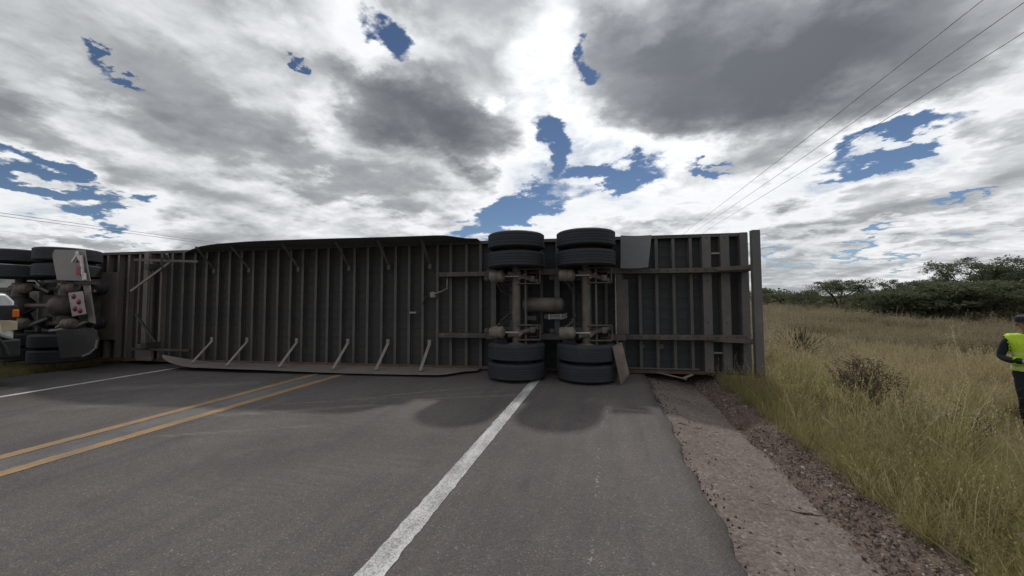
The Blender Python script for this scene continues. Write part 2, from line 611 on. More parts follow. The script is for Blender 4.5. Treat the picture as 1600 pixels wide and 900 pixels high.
def soil(name, a, b, c, scale=1.0, pit=True, bump=0.8, holes=0.0):
    m, q, bs = new_mat(name)
    co = q.node('ShaderNodeTexCoord').outputs['Object']
    n1 = q.noise(co, 1.6 * scale, 7, 0.6)
    n2 = q.noise(co, 28 * scale, 6, 0.68)
    vor = q.node('ShaderNodeTexVoronoi')
    q.put(vor.inputs['Vector'], co)
    vor.inputs['Scale'].default_value = 55 * scale
    gr = q.xyz(vor.outputs['Color'])[0]
    k = q.mix(q.range(n1, 0.35, 0.65), a, b)
    k = q.mix(q.range(n2, 0.4, 0.7, 0, 0.6), k, c)
    k = q.mix(0.55, k, q.mix(1.0, k, q.ramp(gr, [(0, 0.55), (0.6, 0.95), (0.92, 1.25), (1.0, 1.9)]), 'MULTIPLY'))
    h = q.m('ADD', q.m('MULTIPLY', n2, 0.8), q.m('MULTIPLY', vor.outputs['Distance'], -0.6))
    if holes:
        hv = q.node('ShaderNodeTexVoronoi')
        q.put(hv.inputs['Vector'], co)
        hv.inputs['Scale'].default_value = 17
        pick = q.range(q.xyz(hv.outputs['Color'])[1], 1 - holes, 1 - holes + 0.02)
        hole = q.m('MULTIPLY', q.range(hv.outputs['Distance'], 0.10, 0.28, 1, 0), pick)
        k = q.mix(q.m('MULTIPLY', hole, 0.85), k, (0.03, 0.025, 0.022))
        h = q.m('SUBTRACT', h, q.m('MULTIPLY', hole, 2.0))
    q.put(bs.inputs['Base Color'], k)
    bs.inputs['Roughness'].default_value = 0.95
    bs.inputs['Specular IOR Level'].default_value = 0.2
    bp = q.node('ShaderNodeBump')
    bp.inputs['Strength'].default_value = bump
    bp.inputs['Distance'].default_value = 0.012
    q.put(bp.inputs['Height'], h)
    q.put(bs.inputs['Normal'], bp.outputs[0])
    return m


SCRAPES = [(-3.9, 4.4, -2.0, 5.75, 0.015, 0.05), (-4.6, 4.1, -1.4, 5.6, 0.008, 0.03), (-2.9, 4.75, -1.3, 5.35, 0.02, 0.06),
           (-5.0, 3.5, -2.9, 4.5, 0.02, 0.10), (-4.7, 2.9, -3.0, 3.7, 0.012, 0.05), (-8.2, 4.3, -5.9, 5.2, 0.05, 0.2), (-7.4, 3.3, -5.9, 4.0, 0.03, 0.12), (0.0, 5.0, 0.55, 4.9, 0.02, 0.06), (-7.0, 3.9, -3.6, 5.2, 0.25, 0.5), (-4.4, 3.0, -1.9, 4.6, 0.15, 0.5), (-3.4, 1.9, -1.5, 3.1, 0.05, 0.4)]
M = {}
M['asphalt'] = asphalt()
M['white_paint'] = paint('white_line_paint', (0.58, 0.585, 0.59), wear=0.46, fleck=0.8)
M['yellow_paint'] = paint('yellow_line_paint', (0.40, 0.245, 0.095), wear=0.52, fleck=0.75)
M['earth'] = soil('earth', (0.10, 0.085, 0.05), (0.15, 0.12, 0.075), (0.07, 0.06, 0.035))
M['gutter'] = soil('gutter_concrete', (0.165, 0.135, 0.12), (0.225, 0.185, 0.166), (0.092, 0.074, 0.066), holes=0.10, bump=1.0)
M['gravel'] = soil('gravel_soil', (0.125, 0.09, 0.074), (0.175, 0.13, 0.108), (0.075, 0.055, 0.045), bump=1.0)
M['stone'] = grime('stone', (0.16, 0.122, 0.104), (0.33, 0.285, 0.255), 0.35, 0.9, scale=30, bump=0.2)
def stone_mat():
    m, q, bs = new_mat('stone')
    rnd = q.node('ShaderNodeObjectInfo').outputs['Random']
    co = q.node('ShaderNodeTexCoord').outputs['Object']
    c = q.ramp(rnd, [(0.0, (0.085, 0.062, 0.052)), (0.45, (0.15, 0.113, 0.096)), (0.8, (0.24, 0.19, 0.165)), (0.95, (0.36, 0.31, 0.28)), (1.0, (0.5, 0.46, 0.43))])
    c = q.mix(q.range(q.noise(co, 3, 4, 0.6), 0.35, 0.65, 0, 0.5), c, (0.11, 0.083, 0.07))
    q.put(bs.inputs['Base Color'], c)
    bs.inputs['Roughness'].default_value = 0.9
    return m


M['stone'] = stone_mat()
M['crumb'] = grime('asphalt_crumb', (0.035, 0.032, 0.03), (0.1, 0.09, 0.08), 0.2, 0.9, scale=30, bump=0.2)


# ------------------------------------------------------------------ terrain
def wave(x, y):
    return (np.sin(x * 0.9 + 1.3 * np.sin(y * 0.37)) * np.sin(y * 0.73 + 0.8 * np.sin(x * 0.31)) +
            0.5 * np.sin(x * 2.3 + y * 1.7) * np.sin(y * 2.1 - x * 0.6))


def ground_z(x, y):
    x, y = np.asarray(x, float), np.asarray(y, float)
    z = np.interp(x, [-600, -60, -14.5, -11.4, -11.0, 1.2, 1.75, 2.0, 2.7, 6, 14, 30, 80, 600],
                  [0.4, -0.3, -0.4, -0.05, -0.4, -0.4, -0.32, -0.17, -0.32, -0.65, -0.65, -0.40, -0.1, 0.6])
    return z + 0.05 * wave(x, y) * np.clip((np.abs(x + 4.5) - 7.2) / 2.5, 0, 1)


def axis_steps(pos):
    return np.array(sorted(set(np.round(pos, 3))))


gx = axis_steps(np.concatenate([np.linspace(-600, -60, 12), np.linspace(-60, -16, 16), np.linspace(-16, -10.8, 14), np.linspace(-10.8, 1.2, 6),
                                np.linspace(1.2, 12, 45), np.linspace(12, 40, 30), np.linspace(40, 600, 22)]))
gy = axis_steps(np.concatenate([np.linspace(-300, -10, 12), np.linspace(-10, 24, 90), np.linspace(24, 60, 30), np.linspace(60, 900, 24)]))
X, Y = np.meshgrid(gx, gy)
Z = ground_z(X, Y)
nx, ny = len(gx), len(gy)
ii = (np.arange(ny - 1)[:, None] * nx + np.arange(nx - 1)[None]).ravel()
ground = obj_from_mesh('ground', mesh_from_arrays('ground', np.stack([X, Y, Z], -1).reshape(-1, 3), np.stack([ii, ii + 1, ii + nx + 1, ii + nx], -1), M['earth'], True))
tag(ground, 'dry grassy field sloping down from the road', kind='structure')

# road sheet with a crumbling right edge
ys = np.concatenate([np.linspace(-60, 0, 31)[:-1], np.linspace(0, 9, 181)[:-1], np.linspace(9, 40, 80)[:-1], np.linspace(40, 900, 60)])
edge_j = 0.67 + 0.02 * np.sin(ys * 3.1) + 0.018 * np.sin(ys * 9.7 + 1) + np.where(ys < 40, rng.normal(0, 0.008, len(ys)), 0)
v, f_ = [], []
cols = [-11.2, -5.0, 0.3, None, None]
for i, yy in enumerate(ys):
    ej = edge_j[i]
    lj = -11.2 + 0.05 * math.sin(yy * 1.9) + 0.03 * math.sin(yy * 5.3)
    v += [(lj, yy, -0.3), (lj, yy, 0), (-5, yy, 0), (0.3, yy, 0), (ej - 0.03, yy, 0), (ej, yy, -0.012), (ej + 0.015, yy, -0.3)]
for i in range(len(ys) - 1):
    for k in range(6):
        a = i * 7 + k
        f_.append((a, a + 1, a + 8, a + 7))
road = obj_from_mesh('road', mesh_from_arrays('road', v, f_, M['asphalt']))
tag(road, 'brownish grey asphalt road running under the overturned trailer', kind='structure')


def marking(name, xc, w, mat, label):
    v, f_ = [], []
    for i, yy in enumerate(ys):
        j = rng.normal(0, 0.0035, 2) if yy < 40 else (0, 0)
        v += [(xc - w / 2 + j[0], yy, 0.004), (xc + w / 2 + j[1], yy, 0.004)]
    f_ = [(2 * i, 2 * i + 1, 2 * i + 3, 2 * i + 2) for i in range(len(ys) - 1)]
    o = obj_from_mesh(name, mesh_from_arrays(name, v, f_, mat))
    return tag(o, label, kind='structure')


marking('road_marking', -1.205, 0.145, M['white_paint'], 'speckled white edge line on the near side of the road')
marking('road_marking', -4.92, 0.15, M['yellow_paint'], 'near one of the two yellow centre lines')
marking('road_marking', -5.45, 0.15, M['yellow_paint'], 'far one of the two yellow centre lines')
marking('road_marking', -8.98, 0.13, M['white_paint'], 'thin white edge line on the far side of the road')

# concrete gutter beside the shoulder: cast slabs with open joints
gutter = empty('gutter', Matrix())
tag(gutter, 'dusty brown concrete gutter beside the asphalt shoulder', kind='structure')
y0 = -3.1
k = 0
while y0 < 30:
    L = 1.55 + 0.3 * math.sin(k * 2.3)
    nxg, nyg = 22, 40
    sk = lambda kk: 0.12 * math.sin(kk * 1.7 + 0.5)
    yend = y0 + L - 0.014
    xs_ = np.linspace(0.0, 1.0, nxg)
    vv = []
    for j in range(nyg):
        for a in xs_:
            x_ = 0.66 + a * 0.90
            t_ = j / (nyg - 1)
            yy = y0 + (yend - y0) * t_ + (sk(k) * (1 - t_) + sk(k + 1) * t_) * (a - 0.4)
            zz = np.interp(a, [0, 0.25, 0.8, 1.0], [-0.075, -0.095, -0.19, -0.215])
            zz += 0.007 * math.sin(9 * a + yy * 3 + 2 * math.sin(yy * 2.2)) + 0.0055 * rng.normal() + 0.002 * math.sin(k * 3.1)
            if a == 1.0: x_ += 0.03 * math.sin(yy * 5) + 0.02 * math.sin(yy * 13)
            vv.append((x_, yy, zz))
    n0 = len(vv)
    vv += [(p[0], p[1], -0.36) for p in vv]
    ff = []
    for j in range(nyg - 1):
        for i in range(nxg - 1):
            a = j * nxg + i
            ff.append((a, a + 1, a + nxg + 1, a + nxg))
    ring = [i for i in range(nxg)] + [j * nxg + nxg - 1 for j in range(1, nyg)] + [(nyg - 1) * nxg + i for i in range(nxg - 2, -1, -1)] + [j * nxg for j in range(nyg - 2, 0, -1)]
    for i in range(len(ring)):
        a, b = ring[i], ring[(i + 1) % len(ring)]
        ff.append((b, a, a + n0, b + n0))
    mb = MB(); mb.v, mb.f = vv, ff
    mb.build('gutter_slab', M['gutter'], gutter, smooth=50)
    y0 += L
    k += 1

# gravel bank beyond the gutter
ysb = np.arange(-3, 30, 0.06)
xa = np.linspace(1.48, 2.15, 15)
vv = []
for yy in ysb:
    for i, a in enumerate(xa):
        zz = np.interp(a, [1.48, 1.6, 1.75, 1.95, 2.15], [-0.25, -0.20, -0.14, -0.11, -0.2])
        zz += 0.012 * rng.normal() + 0.02 * math.sin(yy * 2.7 + a * 5) * math.sin(yy * 1.1)
        vv.append((a + 0.03 * math.sin(yy * 2.1), yy, zz))
na = len(xa)
ii = (np.arange(len(ysb) - 1)[:, None] * na + np.arange(na - 1)[None]).ravel()
bank = obj_from_mesh('gravel_bank', mesh_from_arrays('gravel_bank', vv, np.stack([ii, ii + 1, ii + na + 1, ii + na], -1), M['gravel'], True))
tag(bank, 'narrow gravelly bank between the gutter and the grass', kind='structure')


# ------------------------------------------------------------------ scattering (stuff)
def proto_collection(name, meshes):
    c = bpy.data.collections.new(name)
    for i, me in enumerate(meshes):
        c.objects.link(bpy.data.objects.new('%s_%02d' % (name, i), me))
    return c


def scatter(name, pts, rot, sca, idx, tint, coll, label):
    me = bpy.data.meshes.new(name)
    n = len(pts)
    me.vertices.add(n)
    me.vertices.foreach_set('co', np.asarray(pts, np.float32).ravel())
    a = me.attributes.new('rot', 'FLOAT_VECTOR', 'POINT'); a.data.foreach_set('vector', np.asarray(rot, np.float32).ravel())
    a = me.attributes.new('sca', 'FLOAT', 'POINT'); a.data.foreach_set('value', np.asarray(sca, np.float32))
    a = me.attributes.new('idx', 'INT', 'POINT'); a.data.foreach_set('value', np.asarray(idx, np.int32))
    a = me.attributes.new('tint', 'FLOAT', 'POINT'); a.data.foreach_set('value', np.asarray(tint, np.float32))
    o = bpy.data.objects.new(name, me)
    COL.objects.link(o)
    ng = bpy.data.node_groups.new(name, 'GeometryNodeTree')
    ng.interface.new_socket('Geometry', in_out='INPUT', socket_type='NodeSocketGeometry')
    ng.interface.new_socket('Geometry', in_out='OUTPUT', socket_type='NodeSocketGeometry')
    N, Lk = ng.nodes, ng.links
    gi, go = N.new('NodeGroupInput'), N.new('NodeGroupOutput')
    inst, ci = N.new('GeometryNodeInstanceOnPoints'), N.new('GeometryNodeCollectionInfo')
    ci.inputs['Collection'].default_value = coll
    ci.inputs['Separate Children'].default_value = True
    ci.inputs['Reset Children'].default_value = True
    def named(nm, ty):
        q = N.new('GeometryNodeInputNamedAttribute')
        q.data_type = ty
        q.inputs['Name'].default_value = nm
        return q.outputs['Attribute']
    Lk.new(gi.outputs[0], inst.inputs['Points'])
    Lk.new(ci.outputs[0], inst.inputs['Instance'])
    inst.inputs['Pick Instance'].default_value = True
    Lk.new(named('idx', 'INT'), inst.inputs['Instance Index'])
    e2r = N.new('FunctionNodeEulerToRotation')
    Lk.new(named('rot', 'FLOAT_VECTOR'), e2r.inputs[0])
    Lk.new(e2r.outputs[0], inst.inputs['Rotation'])
    Lk.new(named('sca', 'FLOAT'), inst.inputs['Scale'])
    Lk.new(inst.outputs[0], go.inputs[0])
    md = o.modifiers.new('scatter', 'NODES')
    md.node_group = ng
    return tag(o, label, kind='stuff')


def pebble_mesh(seed, mat):
    r = np.random.default_rng(seed)
    bm = bmesh.new()
    bmesh.ops.create_icosphere(bm, subdivisions=1, radius=1)
    for q in bm.verts:
        q.co *= 0.75 + 0.4 * r.random()
        q.co.z *= 0.6
    me = bpy.data.meshes.new('pebble')
    bm.to_mesh(me); bm.free()
    me.materials.append(mat)
    return me


n = 16000
py = rng.uniform(-1.5, 12, n) ** 1.0
px_ = 1.5 + 0.5 * rng.beta(1.6, 1.6, n) + rng.normal(0, 0.03, n)
pz = np.interp(px_, [1.48, 1.6, 1.75, 1.95, 2.15], [-0.22, -0.19, -0.135, -0.105, -0.18]) + 0.005
sc_ = np.clip(rng.lognormal(-5.15, 0.5, n), 0.0025, 0.020)
scatter('gravel', np.stack([px_, py, pz], -1), rng.uniform(0, 6.28, (n, 3)), sc_, rng.integers(0, 4, n), rng.random(n),
        proto_collection('pebbles', [pebble_mesh(i, M['stone']) for i in range(4)]), 'loose gravel strewn over the bank beside the gutter')
n = 1500
py = rng.uniform(-1, 8, n)
px_ = 0.67 + np.abs(rng.normal(0, 0.045, n)) * rng.choice([1, 1, 1, 3, 6], n)
pz = np.interp((px_ - 0.66) / 0.9, [0, 0.25, 0.8, 1.0], [-0.075, -0.095, -0.19, -0.215]) + 0.003
sc_ = np.clip(rng.lognormal(-5.35, 0.6, n), 0.002, 0.018)
keep = px_ < 1.5
scatter('asphalt_rubble', np.stack([px_, py, pz], -1)[keep], rng.uniform(0, 6.28, (n, 3))[keep], sc_[keep], rng.integers(0, 4, n)[keep], rng.random(n)[keep],
        proto_collection('crumbs', [pebble_mesh(20 + i, M['crumb']) for i in range(4)]), 'dark asphalt crumbs along the broken road edge')


# ------------------------------------------------------------------ the overturned trailer
# its own frame: x towards its rear end, y away from the camera (from floor to roof), z up across its width
M['under'] = grime('undercoat', (0.050, 0.053, 0.055), (0.135, 0.115, 0.095), 0.34, 0.6, scale=2.2, rust=0.34)
M['beam'] = grime('cross_member_steel', (0.068, 0.071, 0.072), (0.17, 0.142, 0.115), 0.45, 0.6, scale=2.6, stretch=(1, 1, 0.5), rust=0.34)
M['plank'] = grime('floor_planks', (0.045, 0.049, 0.052), (0.10, 0.087, 0.075), 0.3, 0.85, scale=1.5, stretch=(0.12, 1, 2.0), bump=0.05, rust=0.22)
M['rail'] = grime('slider_rail_steel', (0.055, 0.052, 0.05), (0.155, 0.125, 0.10), 0.45, 0.6, scale=4, rust=0.34)
M['skirt'] = grime('side_skirt_sheet', (0.20, 0.185, 0.175), (0.26, 0.22, 0.19), 0.4, 0.55, scale=1.6, bump=0.08)
M['skirt_top'] = grime('side_skirt_shaded', (0.13, 0.135, 0.14), (0.17, 0.155, 0.145), 0.3, 0.55, scale=1.6, bump=0.08)  # same sheeting as the lower skirt, with shade put into the colour
M['strut'] = grime('strut_zinc', (0.22, 0.20, 0.19), (0.33, 0.29, 0.26), 0.4, 0.6, scale=5)
M['rust'] = grime('rusty_rail', (0.085, 0.052, 0.038), (0.16, 0.10, 0.07), 0.5, 0.8, scale=6)
M['axle'] = grime('axle_steel', (0.085, 0.075, 0.062), (0.20, 0.165, 0.125), 0.5, 0.7, scale=6)
M['chamber'] = grime('brake_chamber_paint', (0.12, 0.105, 0.09), (0.25, 0.21, 0.17), 0.5, 0.6, scale=8)
M['tank'] = grime('air_tank_paint', (0.075, 0.072, 0.062), (0.17, 0.145, 0.11), 0.45, 0.55, scale=4)
M['tyre'] = grime('tyre_rubber', (0.029, 0.034, 0.041), (0.085, 0.08, 0.075), 0.25, 0.75, scale=5, bump=0.1, spec=0.35)
M['rim'] = grime('wheel_rim', (0.20, 0.19, 0.18), (0.16, 0.13, 0.10), 0.5, 0.6, scale=8)
M['hose'] = grime('rubber_hose', (0.03, 0.03, 0.032), (0.1, 0.085, 0.07), 0.3, 0.6, scale=12)
M['flap'] = grime('mud_flap_rubber', (0.035, 0.036, 0.038), (0.12, 0.105, 0.09), 0.35, 0.7, scale=3)
M['flap_grey'] = grime('mud_flap_grey', (0.095, 0.10, 0.105), (0.15, 0.145, 0.14), 0.4, 0.6, scale=3)
M['flap_brown'] = grime('mud_flap_brown', (0.12, 0.095, 0.078), (0.24, 0.19, 0.155), 0.5, 0.7, scale=5)
M['guard'] = grime('guard_steel', (0.105, 0.10, 0.098), (0.17, 0.15, 0.135), 0.4, 0.6, scale=4)
M['wall'] = grime('trailer_wall', (0.52, 0.52, 0.52), (0.35, 0.31, 0.27), 0.25, 0.45, scale=1.2, bump=0.04)
M['dusty'] = grime('dusty_front_floor', (0.17, 0.15, 0.135), (0.27, 0.23, 0.195), 0.5, 0.75, scale=2.4, stretch=(1, 1, 0.4), rust=0.34)
M['bright'] = grime('bare_aluminium', (0.42, 0.40, 0.38), (0.3, 0.26, 0.22), 0.4, 0.5, scale=8)

ex = Vector((0.99578239, 0.09165695, -0.00405331))
ez = Vector((0.002307, 0.01915063, 0.99981395)).normalized()
ey = ez.cross(ex).normalized()
TB = Matrix((ex, ey, ez)).transposed().to_4x4()
TB.translation = Vector((2.49243237, 7.4662795, -0.012))
LEN, WID, HGT = 16.15, 2.6, 2.75

trailer = empty('overturned_trailer', TB)
tag(trailer, 'long box trailer lying on its side across the road with its ribbed underside showing', 'trailer')

# floor planks run lengthways behind the cross members
nb = 13
plank = None
for i in range(nb):
    z0 = 0.04 + i * (WID - 0.08) / nb
    if plank is None:
        plank = MB().box(-LEN + 0.05, -0.03, 0.112, 0.14, 0, (WID - 0.08) / nb - 0.003).build('floor_plank', M['plank'], trailer, smooth=0)
        plank.location = (0, 0, z0)
    else:
        link_copy(plank, trailer).location = (0, 0.004 * rng.random(), z0)

# cross members: I section with the flange towards the camera
mb = MB()
mb.box(-0.027, 0.027, 0.0, 0.007, 0.075, WID - 0.075)
mb.box(-0.004, 0.004, 0.0072, 0.104, 0.075, WID - 0.075)
mb.box(-0.027, 0.027, 0.1042, 0.110, 0.075, WID - 0.075)
cm = mb.build('cross_member', M['beam'], trailer, smooth=0)
xs_cm = []
x_ = -0.98
while x_ > -LEN + 0.2:
    xs_cm.append(x_)
    x_ -= 0.305
cm.location.x = xs_cm[0]
for x_ in xs_cm[1:]:
    c = link_copy(cm, trailer)
    c.location.x = x_ + rng.normal(0, 0.006)
    if x_ < -12.3:
        if 'front_cm' not in M:
            me2 = cm.data.copy(); me2.materials.clear(); me2.materials.append(M['dusty']); M['front_cm'] = me2
        c.data = M['front_cm']
    c.rotation_euler.y = rng.normal(0, 0.0012)

# bottom rails along both edges
for z0, z1, zi in ((0.02, 0.055, 0.085), (WID - 0.055, WID - 0.02, WID - 0.085)):
    mb = MB().box(-LEN, -0.02, -0.004, 0.16, min(z0, z1), max(z0, z1))
    za, zb = sorted((z1 if zi > z1 else zi, zi if zi > z1 else z0))
    mb.box(-LEN, -0.02, -0.012, -0.0045, min(z0, zi), max(z1, zi))
    mb.build('bottom_rail', M['rust'] if z0 < 1 else M['under'], trailer, smooth=0, bevel=0.004)

# the body beyond the floor
MB().box(-LEN, -0.06, 0.165, HGT, 0.0, 0.03).build('side_wall', M['wall'], trailer, smooth=0)
MB().box(-LEN, -0.06, 0.165, HGT, WID - 0.03, WID).build('side_wall', M['wall'], trailer, smooth=0)
rib = None
for i in range(26):
    x_ = -LEN + 0.35 + i * 0.61
    if rib is None:
        rib = MB().box(-0.03, 0.03, 0.2, HGT - 0.08, WID + 0.0005, WID + 0.008).build('wall_post', M['wall'], trailer, smooth=0)
        rib.location.x = x_
    else:
        link_copy(rib, trailer).location.x = x_
MB().box(-LEN, -0.06, HGT - 0.03, HGT - 0.002, 0.031, WID - 0.031).build('roof', M['wall'], trailer, smooth=0)
MB().box(-LEN - 0.03, -LEN - 0.001, 0.0, HGT, 0.0, WID).build('front_wall', M['wall'], trailer, smooth=0, bevel=0.01)
for z0, z1 in ((0.032, WID / 2 - 0.003), (WID / 2 + 0.003, WID - 0.032)):
    dr = MB().box(-0.055, -0.004, 0.166, HGT - 0.031, z0, z1).build('door', M['wall'], trailer, smooth=0, bevel=0.006)
    for zz in (z0 + 0.3, z1 - 0.3):
        MB().tube([(0.015, 0.22, zz), (0.015, HGT - 0.12, zz)], 0.016, 8).build('lock_rod', M['bright'], dr)

# rear end: wide cross members, sill and post plate
for a, b in ((-0.795, -0.645), (-0.485, -0.335)):
    mb = MB().box(a, b, -0.05, -0.042, 0.06, WID - 0.06)
    mb.box(a, a + 0.008, -0.0415, 0.10, 0.06, WID - 0.06).box(b - 0.008, b, -0.0415, 0.10, 0.06, WID - 0.06)
    w = mb.build('wide_cross_member', M['guard'], trailer, smooth=0, bevel=0.004)
    hb = MB()
    for zz in (0.12, 0.95, 1.72, 2.5):
        hb.lathe([(0.012, 0), (0.012, 0.006)], Matrix.Translation(((a + b) / 2, -0.051, zz)) @ Matrix.Rotation(R(90), 4, 'X'), 10)
    tag(hb.build('bolts', M['hose'], w), kind='stuff')
mb = MB().box(-0.155, -0.02, -0.055, 0.16, 0.02, WID - 0.02)
mb.build('rear_sill', M['guard'], trailer, smooth=0, bevel=0.012)
for zz in (0.4, 2.2):
    MB().box(-0.64, -0.49, -0.03, -0.022, zz, zz + 0.03).build('sill_gusset', M['strut'], trailer, smooth=0)

# under-ride guard standing off the rear sill
gd = MB().box(-0.190, -0.060, -0.58, -0.48, 0.08, 2.52).build('underride_guard', M['guard'], trailer, smooth=0, bevel=0.01)
for zz in (0.66, 1.91):
    MB().bar((-0.145, -0.479, zz), (-0.10, -0.056, zz), 0.09, 0.09).build('guard_post', M['guard'], gd, smooth=0, bevel=0.005)
    MB().bar((-0.15, -0.44, zz), (-0.78, -0.09, zz), 0.06, 0.07).build('guard_brace', M['rail'], gd, smooth=0, bevel=0.005)

# slider rails the running gear is pinned to
for z0 in (0.655, 1.855):
    mb = MB().box(-5.74, -0.16, -0.205, -0.197, z0, z0 + 0.085)
    mb.box(-5.74, -0.16, -0.1965, -0.002, z0, z0 + 0.008).box(-5.74, -0.16, -0.1965, -0.002, z0 + 0.077, z0 + 0.085)
    rl = mb.build('slider_rail', M['rail'], trailer, smooth=0, bevel=0.003)
    hb = MB()
    for i in range(34):
        hb.lathe([(0.016, 0), (0.016, 0.004)], Matrix.Translation((-5.6 + i * 0.16, -0.206, z0 + 0.043)) @ Matrix.Rotation(R(90), 4, 'X'), 8)
    tag(hb.build('pin_holes', M['hose'], rl), kind='stuff')
# slider sub-frame
for z0 in (0.63, 1.83):
    MB().box(-4.75, -2.2, -0.34, -0.215, z0 + 0.015, z0 + 0.12).build('slider_box', M['under'], trailer, smooth=0, bevel=0.006)
for xx in (-4.62, -3.42, -2.30):
    MB().box(xx - 0.05, xx + 0.05, -0.31, -0.23, 0.752, 1.842).build('slider_crossbar', M['under'], trailer, smooth=0, bevel=0.006)

# ------------------------------------------------------------------ wheels
def tyre_profile(w, r):
    h = w / 2
    p = [(0.30, -h * 0.72), (0.36, -h * 0.96), (0.42, -h * 1.0), (r - 0.06, -h * 0.98), (r - 0.028, -h * 0.92), (r - 0.010, -h * 0.84)]
    lands = [-0.78, -0.52, -0.44, -0.18, -0.10, 0.10, 0.18, 0.44, 0.52, 0.78]
    for i in range(0, 10, 2):
        p += [(r, h * lands[i]), (r, h * lands[i + 1])]
        if i < 8:
            p += [(r - 0.007, h * (lands[i + 1] + 0.015)), (r - 0.007, h * (lands[i + 2] - 0.015))]
    p += [(r - 0.010, h * 0.84), (r - 0.028, h * 0.92), (r - 0.06, h * 0.98), (0.42, h), (0.36, h * 0.96), (0.30, h * 0.72)]
    return p


tyre_me = MB().lathe(tyre_profile(0.285, 0.51), None, 72, closed=True).mesh('tyre', M['tyre'], 30)
rim_me = MB().lathe([(0.302, -0.115), (0.29, -0.10), (0.285, 0.09), (0.302, 0.115), (0.29, 0.118), (0.272, 0.09), (0.26, 0.05), (0.17, 0.03), (0.11, 0.05), (0.10, -0.03), (0.16, -0.02), (0.255, 0.02), (0.27, -0.10), (0.29, -0.118)], None, 40, closed=True).mesh('rim', M['rim'], 35)


def wheel(parent, x, y, z, flip):
    w = empty('wheel', Matrix.Translation((x, y, z)) @ Matrix.Rotation(R(180) if flip else 0, 4, 'X') @ Matrix.Rotation(rng.uniform(0, 6), 4, 'Z'), parent)
    obj_from_mesh('tyre', tyre_me, w)
    obj_from_mesh('rim', rim_me, w)
    return w


